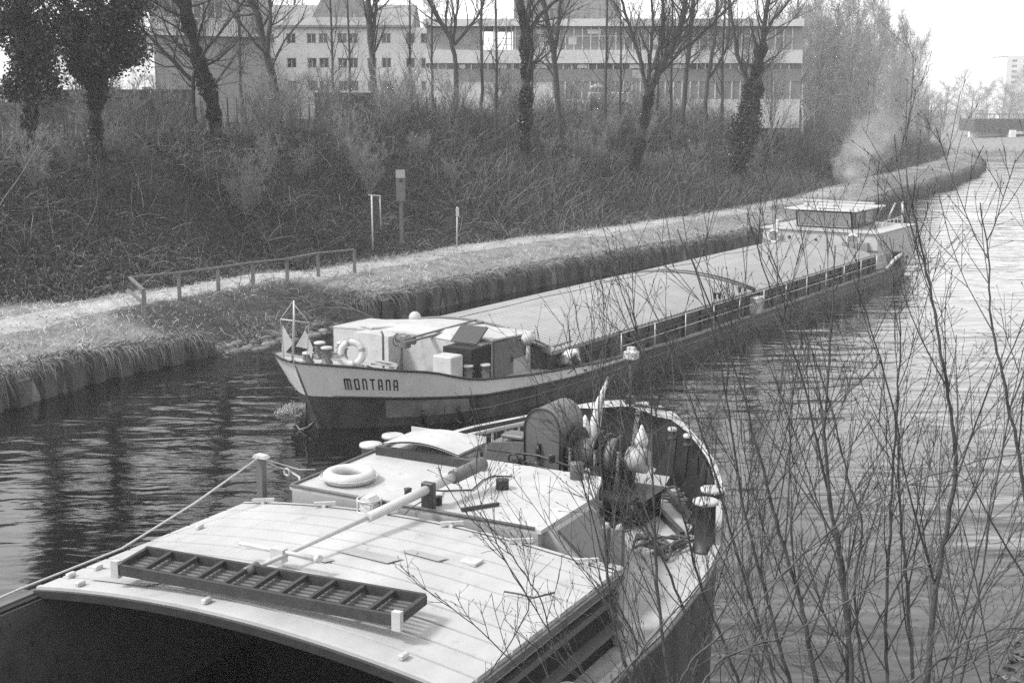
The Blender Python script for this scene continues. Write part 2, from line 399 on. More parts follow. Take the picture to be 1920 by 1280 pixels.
# ================================================================== barges
class Hull:
    """bow at s = 0 (u = u0, direction sg along u), half width tables for rim and waterline"""
    def __init__(s, u0, sg, c, top, wat, zt, zs, L, rake=.9, stern=True, skew=0.0):
        s.skew = skew
        s.u0 = u0; s.sg = sg; s.c = c; s.top = np.array(top); s.wat = np.array(wat); s.zt = np.array(zt); s.zs = np.array(zs); s.L = L; s.rake = rake; s.stern = stern
    def z_t(s, q): return float(np.interp(q, s.zt[:, 0], s.zt[:, 1]))
    def z_s(s, q): return float(np.interp(q, s.zs[:, 0], s.zs[:, 1]))
    def half(s, q, f):
        """f = 0 waterline .. 1 rim"""
        a = np.interp(q, s.top[:, 0], s.top[:, 1]); b = np.interp(q, s.wat[:, 0], s.wat[:, 1])
        return float(b + (a - b) * max(f, 0) ** .85)
    def P(s, side, q, z, out=0.0):
        zt = s.z_t(q); f = min(max(z / zt, 0), 1); hw = s.half(q, f) + out
        u = s.u0 + s.sg * (q + s.rake * (1 - f) * max(0, 1 - q / 8) * (1 if q < 8 else 0))
        return (s.cx(q) + side * hw, u - (s.sg * out if q < .8 else 0), z)
    def cx(s, q): return s.c - s.skew * max(0, 1 - q / 8) if s.skew else s.c
    def qs(s, s0=0, s1=None, n=1):
        base = [0, .08, .2, .35, .55, .8, 1.1, 1.45, 1.8, 2.2, 2.6, 3.0, 3.5, 4, 4.6, 5.3, 6, 7, 8, 9.5, 11, 13, 16, 20, 25, 30, 34, 36, 38, 39.5, 41, 42, 43, 44, 44.6, 45, 45.4, 45.8, 46]
        s1 = s.L if s1 is None else s1
        return [s0] + [q for q in base if s0 < q < s1] + [s1]
    def shell(s, z0f, z1f, s0=0, s1=None, out=0.0):
        """both sides from level function z0f(q) to z1f(q)"""
        mb = MB()
        for side in (-1, 1):
            rows = []
            for q in s.qs(s0, s1):
                a, b = z0f(q), z1f(q)
                rows.append([s.P(side, q, a + (b - a) * k / 4, out) for k in range(5)])
            mb.grid(rows)
        return mb
    def line(s, side, zf, out, s0, s1): return [s.P(side, q, zf(q), out) for q in s.qs(s0, s1)]
    def deck(s, zf, s0, s1, inset=.04, uclip=None):
        mb = MB(); rows = []
        for q in s.qs(s0, s1):
            z = zf(q); a = s.P(-1, q, z, -inset); b = s.P(1, q, z, -inset)
            if q < .5: a = (min(a[0], s.cx(q)), a[1] + s.sg * .05, z); b = (max(b[0], s.cx(q)), b[1] + s.sg * .05, z)
            rows.append([tuple(a[i] + (b[i] - a[i]) * k / 6 for i in range(3)) for k in range(7)])
        return mb.grid(rows, False)

def bollard(parent, x, y, z, h, r, cap=m_white, mat=m_mid, pins=True):
    mb = MB(); mb.lathe((x, y, z), [(r * 1.15, 0), (r * 1.15, .03), (r * .92, .05), (r * .9, h - .06), (r, h - .05)], 16)
    if pins:
        mb.tube([(x - r * 1.5, y, z + h * .62), (x + r * 1.5, y, z + h * .62)], .022, 6); mb.tube([(x, y - r * 1.5, z + h * .5), (x, y + r * 1.5, z + h * .5)], .02, 6)
    b = build('bollard', mb, mat, parent)
    build('cap', MB().lathe((x, y, z + h - .05), [(r * 1.1, 0), (r * 1.13, .02), (r * 1.1, .05), (r * .9, .06)], 18), cap, b)
    return b
def cover(parent, x0, x1, y0, y1, z0, crown, mat, pitch=.25, amp=.015, name='hatch_cover', lip=.12, shape='corr'):
    """crowned cover corrugated across the boat"""
    mb = MB(); rows = []; n = 16
    cnt = max(1, int(round((y1 - y0) / pitch))); ys_ = []
    for i in range(cnt):
        for f, a_ in (((0, 0), (.1, 1), (.62, 1), (.72, 0)) if shape == 'corr' else ((0, 0), (.88, 0), (.92, -1), (.97, -1))): ys_.append((y0 + (i + f) * (y1 - y0) / cnt, a_))
    ys_.append((y1, 0))
    def zc(x): return z0 + crown * (1 - ((x - (x0 + x1) / 2) / ((x1 - x0) / 2)) ** 2)
    for y, a_ in ys_:
        r = [(x0 + (x1 - x0) * k / n, y, zc(x0 + (x1 - x0) * k / n) + a_ * amp) for k in range(n + 1)]
        rows.append([(x0, y, z0 - lip)] + r + [(x1, y, z0 - lip)])
    mb.grid(rows, False)
    for y in (y0, y1):   # end flanges, following the crown
        vs = []; fs = []
        yy = y + (-.03 if y == y0 else .03)
        for k in range(n + 1):
            x = x0 + (x1 - x0) * k / n; vs += [(x, yy, zc(x) + .012), (x, yy, zc(x) - .1), (x, y - (yy - y), zc(x) + .012)]
        for k in range(n): fs += [(3 * k, 3 * k + 3, 3 * k + 4, 3 * k + 1), (3 * k, 3 * k + 2, 3 * k + 5, 3 * k + 3)]
        mb.add(vs, fs)
    return build(name, mb, mat, parent, recalc=False), zc

# ------------------------------------------------------------------ barge coming towards us: name on the bow
MF = Frame((-6.1, 34.0), 33.5)
MC = 1.25
mh = Hull(-1.05, 1, MC,
          [(0, .03), (.08, .28), (.2, .5), (.6, 1.1), (1.45, 2.15), (2.0, 2.5), (3.05, 2.9), (3.95, 3.15), (5.96, 3.45), (9.2, 3.6), (40, 3.6), (42, 3.4), (43.5, 2.9), (45, 2.0), (45.8, 1.1), (46.2, .05)],
          [(0, .02), (.3, .45), (.9, 1.0), (1.6, 1.7), (2.6, 2.5), (4.0, 3.1), (6.2, 3.4), (9.5, 3.56), (40, 3.56), (42, 3.2), (44, 2.2), (45.5, .8), (46.2, .04)],
          [(0, 1.95), (.6, 1.86), (1.45, 1.72), (2.2, 1.6), (2.7, 1.48), (3.3, 1.27), (4.0, 1.15), (5.96, .97), (9.2, .75), (12, .6), (16, .52), (38, .52), (42, .7), (44, .95), (46.2, 1.25)],
          [(0, .98), (1.5, .88), (4, .68), (8, .52), (11.5, .5), (16, .45), (50, .45)], 46.2, .9)
mont = thing('cargo_barge', (MC, 22, 0), MF, 'long laden cargo barge with lettered white bow and grey ribbed hatches, coming towards the camera', 'barge')
build('hull', mh.shell(lambda q: -.8, lambda q: min(mh.z_s(q), mh.z_t(q) - .02)), m_hulld, mont)
wst = MB()
for side in (-1, 1):
    wst.grid([[mh.P(side, q, mh.z_s(q) + (mh.z_t(q) - mh.z_s(q)) * k / 4) for k in range(5)] for q in mh.qs(0, 11.6)])
build('white_strake', wst, m_hullw, mont)
aft = MB()
for side in (-1, 1):
    aft.grid([[mh.P(side, q, mh.z_s(q) + (mh.z_t(q) - mh.z_s(q)) * k / 4) for k in range(5)] for q in mh.qs(11.6)])
build('side_strake', aft, m_hulld, mont)
for side in (-1, 1):
    build('rubbing_band', MB().tube(mh.line(side, mh.z_t, .02, 0, 46.0), .035, 6), m_black, mont)
    build('rubbing_band', MB().tube(mh.line(side, mh.z_s, .015, .35, 12), .035, 6), m_black, mont)
# lighter plate field low on the bow
pl = MB()
for side in (1,): pl.grid([[mh.P(side, q, .28 + (mh.z_s(q) - .06 - .28) * k / 3, .012) for k in range(4)] for q in np.linspace(1.25, 3.4, 10)])
build('bow_plate', pl, m_hullf, mont)
build('stem_bar', MB().tube([mh.P(0, 0, z, 0) for z in (2.0, 1.5, 1.0, .5, 0, -.4)], .035, 8), m_mid, mont)
zd = lambda q: mh.z_t(q) - (.14 if q < 6 else .06)
build('deck', mh.deck(zd, .02, 46.1), m_deck, mont)
# name in tall rounded capitals
def glyph(ch):
    """strokes as lists of boxes x0,x1,y0,y1 in a cell 1 wide and 1.6 high"""
    v = .27
    return {'M': (1.42, [(0, v, 0, 1.5), (.575, .575 + v, 0, 1.5), (1.15, 1.42, 0, 1.5), (.08, 1.34, 1.45, 1.7)]),
            'O': (.95, [(0, v, .12, 1.58), (.68, .95, .12, 1.58), (.1, .85, 1.48, 1.7), (.1, .85, 0, .22)]),
            'N': (.95, [(0, v, 0, 1.5), (.68, .95, 0, 1.5), (.08, .87, 1.45, 1.7)]),
            'T': (1.0, [(.36, .64, 0, 1.5), (0, 1.0, 1.46, 1.7)]),
            'A': (.95, [(0, v, 0, 1.5), (.68, .95, 0, 1.5), (.08, .87, 1.45, 1.7), (.2, .75, .55, .76)])}[ch]
def name_text(side, s0, s1):
    mb = MB(); word = 'MONTANA'; gap = .62
    W = sum(glyph(c)[0] for c in word) + gap * (len(word) - 1)
    qq = np.linspace(.05, 10, 400); pts = np.array([mh.P(side, q, 1.15)[:2] for q in qq]); cum = np.concatenate([[0], np.cumsum(np.hypot(*np.diff(pts, axis=0).T))])
    A0 = np.interp(s0, qq, cum); A1 = np.interp(s1, qq, cum); k = (A1 - A0) / W; x = 0
    for c in (word if side > 0 else word[::-1]):
        wd, bx = glyph(c)
        for (a, b, y0, y1) in bx:
            if side < 0: a, b = wd - b, wd - a
            n = 4; rows = []
            for i in range(n + 1):
                q = float(np.interp(A0 + (x + a + (b - a) * i / n) * k, cum, qq)); zb = float(np.interp(q, [0, 1, 2, 4], [1.2, 1.15, 1.06, .9]))
                rows.append([mh.P(side, q, zb + (y0 + (y1 - y0) * j / 2) * .195, .015) for j in range(3)])
            mb.grid(rows)
        x += wd + gap
    return mb
build('ship_name', name_text(1, .58, 1.5), m_black, mont)
for q in (3.4, 6.2, 9.6, 13.5, 17.5, 21.5, 25.5, 29.5, 33.5, 37.5):
    build('plate_seam', MB().tube([mh.P(1, q, z, .003) for z in np.linspace(-.2, mh.z_s(q) - .03, 6)], .012, 4), m_black, mont)
build('wale', MB().tube(mh.line(1, lambda q: .3, .01, 3.4, 44), .022, 5), m_mid, mont)
# anchors hanging at the waterline
for q in (2.0, 3.0):
    p = mh.P(1, q, .45, .05); p2 = mh.P(1, q + .05, .02, .06)
    mb = MB().tube([p, p2], .05, 6); mb.tube([(p2[0] - .05, p2[1] - .35, .16), (p2[0] + .02, p2[1] - .15, -.02), (p2[0] + .03, p2[1], -.06), (p2[0] + .1, p2[1] + .2, .0), (p2[0] + .14, p2[1] + .38, .2)], [.03, .06, .07, .06, .03], 7)
    build('anchor', mb, m_black, mont)
p = mh.P(0, 0, .7, 0)
mb = MB().tube([(p[0] - .12, p[1] - .05, .75), (p[0] - .12, p[1] - .1, -.05)], .04, 6); mb.tube([(p[0] - .5, p[1] - .1, .2), (p[0] - .3, p[1] - .1, -.02), (p[0], p[1] - .1, .1), (p[0] + .2, p[1] - .05, .3)], [.03, .06, .06, .03], 7)
build('anchor', mb, m_black, mont)
# fore cabin
zr = 1.98
mb = MB()
mb.prism([(-.2, 1.05), (-.2, zr + .0), (.45, zr + .03), (1.1, zr), (1.1, 1.05)], 'y', 3.0, 3.62)
mb.prism([(-1.5, .85), (-1.5, zr - .02), (1.25, zr + .06), (3.9, zr - .05), (3.9, .7)], 'y', 3.6, 5.3)
fc = build('fore_cabin', mb, m_white, mont)
# sloping roof up to the hatch arch
rows = [[(MC + x * 1.0, u, zz) for x in np.linspace(-2.75 - dx, 2.65 + dx, 9) for zz in [z_ + cr * (1 - (x / 3.1) ** 2)]] for u, z_, cr, dx in ((3.58, zr - .08, .10, 0), (4.4, zr - .06, .2, .0), (5.4, zr - .18, .3, .15), (6.35, 1.5, .52, .45))]
mb = MB().grid(rows, False); mb.grid([[r[0] for r in rows], [(p[0], p[1], .6) for p in [r[0] for r in rows]]], False); mb.grid([[r[-1] for r in rows[:2]], [(p[0], p[1], .6) for p in [r[-1] for r in rows[:2]]]], False)
build('roof', mb, m_white, fc, recalc=False)
# companionway with sliding lid, open door and the doorway's shade as a black box
mb = MB(); mb.box(2.95, 3.95, 4.0, 4.12, .8, 1.98); mb.box(2.95, 3.93, 5.95, 6.1, .8, 1.9); mb.box(3.0, 3.92, 5.0, 6.0, .8, 1.86)
comp = build('companionway', mb, m_white, mont)
build('side_box', MB().box(3.15, 3.8, 2.35, 2.9, .8, 1.78, .03), m_white, comp)
build('opening_shade', MB().box(3.0, 3.96, 3.05, 4.02, .8, 1.9), m_dark, comp)  # solid black box, its colour stands for the shade in the doorway
a_, b_ = MF.at(893, 614, 2.35), MF.at(858, 640, 1.95)
build('sliding_lid', MB().prism([(3.45, 1.98), (4.0, 2.38), (4.05, 2.35), (3.5, 1.95)], 'x', 2.95, 3.85), m_dk, comp)
build('companion_roof', MB().prism([(3.95, 2.0), (3.95, 2.05), (6.2, 1.95), (6.2, 1.90)], 'x', 2.6, 4.02), m_white, comp)
d_ = build('door', MB().box(3.95, 4.02, 4.1, 5.05, .8, 1.93), m_mid, comp)
build('handle', MB().box(4.02, 4.06, 4.95, 5.0, 1.25, 1.4), m_dk, comp)
build('window', MB().box(3.9, 3.96, 5.12, 5.8, 1.3, 1.8), m_win, comp)
build('water_tank', MB().prism([(2.9, 6.12), (3.9, 6.15), (4.25, 6.45), (4.35, 7.0), (4.3, 7.9), (3.6, 7.9), (2.9, 7.0)], 'z', .6, 1.45), m_dk, mont)
# winch post, deck winch, skylight, lamps
pp = MF.at(752, 690, 1.15)
mb = MB(); mb.tube([(pp[0], pp[1], 1.0), (pp[0], pp[1], 2.05)], .06, 8); mb.tube([(pp[0] - .12, pp[1], 2.0), (pp[0] + .5, pp[1] + .0, 1.98)], .11, 10); mb.box(pp[0] + .05, pp[0] + .3, pp[1] - .12, pp[1] + .12, 1.75, 2.12, .03); mb.torus((pp[0] - .14, pp[1], 1.95), .17, .02, (1, 0, 0), 16, 6)
build('winch', mb, m_mid, mont)
pq = MF.at(719, 690, 1.2); build('vent_pipe', MB().tube([(pq[0], pq[1], 1), (pq[0], pq[1], 2.15), (pq[0] - .06, pq[1], 2.25)], .035, 7), m_mid, mont)
mb = MB()
for a, b in ((MF.at(757, 637, 2.1), MF.at(893, 600, 2.1)), (MF.at(757, 643, 2.05), MF.at(905, 604, 2.02))): mb.bar(a, b, .06, .05)
build('boom', mb, m_mid, mont)
pk = MF.at(712, 613, 2.0); build('deck_skylight', MB().prism([(pk[0] - .55, pk[1] - .3), (pk[0] + .1, pk[1] - .5), (pk[0] + .6, pk[1] + .1), (pk[0] + .0, pk[1] + .4)], 'z', 2.02, 2.07), m_white, mont)
for px, py in ((778, 592), (990, 632)):
    q = MF.at(px, py + 8, 2.0)
    mb = MB(); mb.tube([(q[0], q[1], 1.4), (q[0], q[1], q[2])], .05, 7); mb.sph((q[0], q[1], q[2] + .08), .19); build('globe_lamp', mb, m_white, mont)
# bollards on the near side by the door, and forward group
for k, (px, py) in enumerate(((842, 707), (878, 709), (910, 707), (613, 678), (578, 676), (600, 668), (642, 668))):
    q = MF.at(px, py, 1.1 if k < 3 else 1.75)
    bollard(mont, q[0], q[1], q[2] - .05, .42 if k < 3 else (.28 if k == 4 else .45), .13 if k < 3 else .14)
# hatches
arch = [(MC + x, 6.38, 1.5 + .55 * (1 - (x / 3.12) ** 2)) for x in np.linspace(-3.12, 3.12, 17)]
build('arch_frame', MB().tube(arch, .045, 6), m_mid, mont)
cover(mont, -2.0, 4.5, 6.4, 21.2, 1.36, .47, m_roof2, .24, .03, 'fore_hatch', .1)
cover(mont, -2.0, 4.5, 21.42, 35.9, 1.34, .46, m_roof2, .24, .03, 'aft_hatch', .1)
build('hatch_gap_shade', MB().tube([(MC + x, 21.33, 1.33 + .52 * (1 - (x / 3.25) ** 2)) for x in np.linspace(-3.2, 3.22, 17)], [.05 + .11 * k / 16 for k in range(17)], 8), m_black, mont)  # black tube imitating the shade in the gap between the hatches
mb = MB(); mb.box(4.3, 4.42, 6.4, 36.4, .4, 1.3); mb.box(-1.92, -1.8, 6.4, 36.4, .4, 1.3); mb.box(-1.9, 4.4, 36.3, 36.42, .4, 1.3)
for k in range(22): mb.box(4.42, 4.5, 7.2 + k * 1.34, 7.26 + k * 1.34, .45, 1.24)
mb.box(4.42, 4.52, 6.5, 36.3, 1.0, 1.06)
build('coaming', mb, m_coam, mont)
for k in range(11): build('port', MB().box(4.42, 4.44, 8.9 + k * 2.68, 9.5 + k * 2.68, .68, .95), m_dark, mont)  # black plates imitating the shade of recesses in the coaming
mb = MB(); us = np.arange(10, 38.5, 2.3)
for u in us: mb.tube([(4.83, u, .5), (4.83, u, 1.42)], .02, 5)
for z in (.98, 1.4): mb.tube([(4.83, u, z) for u in us], .012, 5)
build('side_rail', mb, m_steel, mont)
for px, py in ((1340, 560), (1349, 560), (1387, 548), (1397, 546)):
    q = MF.at(px, py, 1.5); build('air_vent', MB().lathe(q, [(.05, 0), (.05, .12), (.1, .2), (.08, .22)], 8), m_dk, mont)
q = MF.at(1403, 560, 1.05); build('mid_locker', MB().box(4.45, 4.8, q[1] - .25, q[1] + .45, .5, 1.15, .02), m_white, mont)
build('ridge_wire', MB().tube([(MC - .4, 6.5 + k * 2.5, 2.0 - .06 * math.sin(k * 3)) for k in range(12)], .012, 4), m_dk, mont)
# after house with wheelhouse
ho = build('deck_house', MB().box(-1.55, 4.45, 36.6, 42.4, .5, 2.3, .05), m_white, mont)
mb = MB(); mb.box(-1.62, 4.52, 36.5, 42.5, 2.28, 2.34); build('roof', mb, m_white, ho)
build('cornice_band', MB().box(-1.6, 4.48, 36.55, 36.62, 1.42, 1.47), m_mid, ho)
for u0_, u1_, z0_, z1_ in ((37.0, 37.9, 1.7, 1.95), (39.0, 39.55, .9, 1.85), (40.6, 41.3, 1.15, 1.95)): build('window' if z0_ > 1 else 'door', MB().box(4.44, 4.47, u0_, u1_, z0_, z1_), m_win, ho)
build('porthole', MB().tube([(-.1, 36.58, 1.9), (-.1, 36.62, 1.9)], .09, 12), m_dk, ho); build('porthole', MB().tube([(1.3, 36.58, 1.85), (1.3, 36.62, 1.85)], .07, 12), m_dk, ho)
build('front_locker', MB().box(2.7, 4.0, 36.35, 36.62, 1.35, 1.85, .02), m_roof2, ho)
wh = thing('wheelhouse', (MC, 39, 2.12), MF, None, None); wh.parent = mont; wh.matrix_parent_inverse = Matrix.Identity(4)
wh.matrix_world = MF.m @ Matrix.Translation((MC, 39, 2.12)); wh.location = Vector((MC, 39, 2.12)) - Vector((MC, 22, 0)); wh.rotation_euler = (0, 0, 0); wh['_base'] = (MC, 39, 2.12)
build('walls', MB().prism([(38.0, 2.1), (37.66, 3.24), (41.3, 3.24), (41.3, 2.1)], 'x', -.25, 2.75), m_dk, wh)
rt = math.atan2(.3, 1.0)
mb = MB(); mb.add([(-.1, 37.88, 2.42), (2.6, 37.88, 2.42), (2.6, 37.68, 3.1), (-.1, 37.68, 3.1)], [(0, 1, 2, 3)]); build('window', mb, m_curt, wh)
mb = MB()
for x in (-.1, .8, 1.75, 2.6): mb.bar((x, 37.87, 2.42), (x, 37.67, 3.1), .05, .04)
mb.bar((-.1, 37.87, 2.42), (2.6, 37.87, 2.42), .05, .05); mb.bar((-.1, 37.67, 3.1), (2.6, 37.67, 3.1), .05, .05); build('window_frame', mb, m_steel, wh)
for u0_, u1_ in ((38.2, 39.3), (39.6, 40.8)): build('window', MB().box(2.74, 2.77, u0_, u1_, 2.5, 3.08), m_win, wh)
build('roof', MB().box(-.65, 3.15, 37.1, 41.7, 3.24, 3.31, .02), m_white, wh)
mb = MB(); mb.lathe((1.2, 39.4, 3.3), [(.12, 0), (.1, .2)], 10); mb.bar((-.9, 40.1, 3.54), (3.2, 39.6, 3.54), .18, .08); build('radar_scanner', mb, m_white, wh)
build('roof_lamp', MB().sph((0, 38.6, 3.4), .14), m_white, wh)
build('roof_grille', MB().box(1.0, 1.9, 37.6, 37.8, 3.31, 3.33), m_dk, wh)
# exhaust frame, aft gear
mb = MB(); mb.tube([(3.0, 42, 2.1), (3.5, 42.1, 3.4)], .05, 6); mb.tube([(3.9, 42.2, 2.1), (3.85, 42.2, 3.5)], .06, 6); mb.tube([(2.6, 41.9, 2.6), (2.9, 42, 3.3)], .04, 6); mb.bar((3.0, 42, 2.5), (3.9, 42.2, 2.6), .04, .04)
build('exhaust_frame', mb, m_white, mont)
for px, py in ((1668, 416), (1681, 414), (1696, 412)):
    q = MF.at(px, py + 6, 2.16); build('roof_vent', MB().lathe(q, [(.06, 0), (.06, .2), (.13, .3), (.1, .36)], 8), m_dk, mont)
mb = MB()
for k in range(6): mb.tube([(4.0 - k * .05, 38.5 + k * .8, 2.16), (4.0 - k * .05, 38.5 + k * .8, 2.7)], .015, 5)
mb.tube([(4.0 - k * .05, 38.5 + k * .8, 2.7) for k in range(6)], .015, 5)
for k in range(8): q = mh.P(1, 42.9 + k * .4, mh.z_t(42.9 + k * .4)); build('rail_post', MB().tube([q, (q[0], q[1], q[2] + .7)], .015, 5), m_steel, mont)
build('after_rail', mb, m_steel, mont)
mb = MB(); mb.tube([(MC - 2.3, 37.3, 2.16), (MC - 2.3, 37.3, 2.55), ], .12, 10); mb.sph((MC - 2.3, 37.3, 2.58), .12); build('gas_bottle', mb, m_white, mont)
q = MF.at(1685, 478, 1.1); mb = MB(); mb.box(q[0] - .25, q[0] + .2, q[1] - .3, q[1] + .3, .6, 1.25, .03); build('after_winch', mb, m_dk, mont)
build('pipe_fender', MB().tube([MF.at(1662, 505, .7), MF.at(1680, 484, 1.2), MF.at(1690, 477, 1.3)], .09, 8), m_white, mont)
# mooring gear lying on the deck
ph = MF.at(700, 688, 1.45)
mb = MB()
for k in range(4): mb.torus((ph[0] + .25 + .05 * k, ph[1] + .05 * k, ph[2] + .05 * k), .42 - .05 * k, .02, (.1, .1 * k, 1), 28, 6)
props(build('rope_coil', mb, m_rope, None, MF), 'coiled pale hose lying on the named barge\'s bow rail, right of its life ring', 'rope')
ph = MF.at(632, 672, 1.8)
mb = MB()
for k in range(5): mb.torus((ph[0], ph[1], ph[2] + .04 * k), .28 - .03 * k, .025, (.2 * math.sin(k), .1, 1), 22, 6)
props(build('rope_coil', mb, m_rope, None, MF), 'heap of rope by the far bollards on the named barge\'s bow', 'rope')
# life ring on the bow
def ring(fr, c, R, r, axis, label, group=None, bands=True):
    t_ = thing('life_ring', (c[0], c[1], c[2] - (r if abs(axis[2]) > .8 else R + r)), fr, label, 'life ring', group)
    build('ring', MB().torus(c, R, r, axis), m_ringw, t_)
    if bands:
        q = Vector((0, 0, 1)).rotation_difference(Vector(axis).normalized())
        for k in range(4):
            mb = MB(); rows = []
            for i in range(5):
                a = math.pi / 4 + k * math.pi / 2 + (i - 2) * .07
                rows.append([Vector(c) + q @ Vector(((R + r * 1.06 * math.cos(b)) * math.cos(a), (R + r * 1.06 * math.cos(b)) * math.sin(a), r * 1.06 * math.sin(b))) for b in np.linspace(0, 2 * math.pi, 13)])
            build('band', mb.grid(rows), m_ringo, t_)
    mb = MB(); q = Vector((0, 0, 1)).rotation_difference(Vector(axis).normalized())
    pts = [Vector(c) + q @ Vector(((R + r * (1.1 + .35 * abs(math.sin(2 * a)))) * math.cos(a), (R + r * (1.1 + .35 * abs(math.sin(2 * a)))) * math.sin(a), 0)) for a in np.linspace(0, 2 * math.pi, 41)]
    build('grab_line', mb.tube(pts, .012, 5, False), m_rope, t_)
    return t_
q = MF.at(657, 668, 1.9); ring(MF, (q[0], q[1] + .05, 1.98), .29, .09, (.45, -.85, .15), 'round life ring standing upright on the bow rail above the first letters of the name')
# signal mast with two pennants
mt = thing('signal_mast', (MC - .25, -.9, 1.85), MF, 'short mast with crossbar and two triangular pennants at the stem of the named barge', 'mast')
q = MF.at(548, 676, 1.9)
bx, by = q[0], q[1]
build('pole', MB().tube([(bx, by, 1.8), (bx + .1, by - .0, 2.95), (bx + .12, by, 3.5)], [.035, .03, .02], 7), m_steel, mt)
A_, B_ = MF.at(533, 603, 0), MF.at(581, 610, 0)
lat = Vector((.834, .552, 0))  # across the view, in local axes
def off(d, z): return (bx + lat.x * d, by + lat.y * d, z)
build('crossbar', MB().tube([off(-.27, 3.0), off(.47, 2.9)], .022, 6), m_white, mt)
mb = MB().add([off(-.22, 2.85), off(.04, 2.35), off(-.15, 2.15), off(-.2, 1.95), off(-.27, 2.2)], [(0, 1, 2, 3, 4)])
build('pennant', MB().prism([(0, 0)], 'z', 0, 0) if False else mb, m_cloth, mt, recalc=False)
mb = MB().add([off(.36, 2.72), off(.55, 2.25), off(.5, 1.95), off(.4, 2.22), off(.1, 2.28)], [(0, 1, 2, 3, 4)]); build('pennant', mb, m_cloth, mt, recalc=False)
mb = MB()
for dx, l in ((-.27, .7), (.47, .5)): mb.tube([off(.05, 3.45), off(dx, 3.0 if dx < 0 else 2.9), off(dx * .8, 1.9)], .008, 4)
build('stay', mb, m_rope, mt)
# life rings on the house front
for px, py, lb in ((1480, 437, 'white life ring on the left end of the after house front of the named barge'), (1614, 444, 'white life ring on the right end of the after house front of the named barge')):
    q = MF.at(px, py, 1.72)
    ring(MF, ((-.85 if px < 1500 else 3.25), 36.44, 1.9), .3, .08, (0, 1, 0), lb, 'life rings on the after house')
# bow wave foam
q0 = mh.P(0, 0, 0, 0)

# crouching crewman on the side deck
def person():
    fr = MF; q = fr.at(1058, 697, .72)
    x0, y0, z0 = 4.62, q[1] + .1, .58
    root = (x0, y0, z0 + .48)
    V_ = []; E_ = []; Rr = []
    def v(p, r, par=None):
        V_.append(p); Rr.append(r)
        if par is not None: E_.append((par, len(V_) - 1))
        return len(V_) - 1
    pel = v(root, .15)
    sp = v((x0, y0 + .18, z0 + .62), .145, pel); ch_ = v((x0, y0 + .42, z0 + .68), .16, sp); nk = v((x0, y0 + .58, z0 + .66), .06, ch_)
    hd = v((x0, y0 + .66, z0 + .64), .085, nk); hd2 = v((x0, y0 + .78, z0 + .60), .1, hd); v((x0, y0 + .86, z0 + .55), .075, hd2)
    for s in (-1, 1):
        sh = v((x0 + .17 * s, y0 + .44, z0 + .64), .06, ch_); el = v((x0 + .2 * s, y0 + .56, z0 + .40), .045, sh); wr = v((x0 + .14 * s, y0 + .74, z0 + .22), .03, el); v((x0 + .12 * s, y0 + .8, z0 + .16), .03, wr)
        hp = v((x0 + .1 * s, y0, z0 + .42), .105, pel); kn = v((x0 + .13 * s, y0 + .36, z0 + .3 - .1 * (s > 0)), .07, hp); an = v((x0 + .12 * s, y0 + .02 + (.0 if s < 0 else -.1), z0 + .07), .045, kn); v((x0 + .12 * s, y0 + .2 + (.0 if s < 0 else -.1), z0 + .035), .035, an)
    me_ = bpy.data.meshes.new('person'); me_.from_pydata([Vector(p) - Vector((x0, y0, z0)) for p in V_], E_, [])
    tmp = bpy.data.objects.new('tmp', me_); col.objects.link(tmp)
    sk = tmp.modifiers.new('s', 'SKIN'); sk.use_smooth_shade = True
    for i, r in enumerate(Rr): me_.skin_vertices[0].data[i].radius = (r, r); 
    me_.skin_vertices[0].data[0].use_root = True
    tmp.modifiers.new('ss', 'SUBSURF').levels = 2
    dg = bpy.context.evaluated_depsgraph_get(); full = bpy.data.meshes.new_from_object(tmp.evaluated_get(dg)); bpy.data.objects.remove(tmp)
    for m in (m_skin, m_shirt, m_trou): full.materials.append(m)
    for p in full.polygons:
        c = p.center; y_, z_ = c.y, c.z
        p.material_index = 0 if (y_ > .6 or (z_ < .3 and y_ > .58)) else (1 if y_ > .05 and z_ > .38 else 2)
        p.use_smooth = True
    pr_ = bpy.data.objects.new('person', full); col.objects.link(pr_); pr_.matrix_world = fr.m @ Matrix.Translation((x0, y0, z0))
    props(pr_, 'person in pale shirt crouching and bending forward on the named barge\'s side deck', 'person'); pr_['_base'] = (x0, y0, z0)
    hair = MB().sph((x0, y0 + .8, z0 + .64), .1, 12, 8, (1, 1.05, .8)); h = build('hair', hair, m_hair, pr_)
    # five fingers per hand, closed over the rope on deck
    mb = MB()
    for s in (-1, 1):
        for k in range(5):
            a = (x0 + .12 * s + (k - 2) * .018, y0 + .8 + (.0 if k else -.02), z0 + .15); ln = (.05, .07, .075, .07, .055)[k]
            mb.tube([a, (a[0] + (.02 if k == 0 else 0), a[1] + ln * .7, a[2] - .02), (a[0], a[1] + ln * .8, a[2] - .06)], [.011, .01, .007], 6)
    build('fingers', mb, m_skin, pr_)
    mb = MB()
    for k in range(4): mb.torus((x0 - .02 * k, y0 + .95, z0 + .05 + .05 * k), .2 - .02 * k, .03, (.1, .05 * k, 1), 22, 7)
    props(build('rope_coil', mb, m_roped, None, fr), 'dark rope coiled on the side deck in front of the crouching person', 'rope')
person()

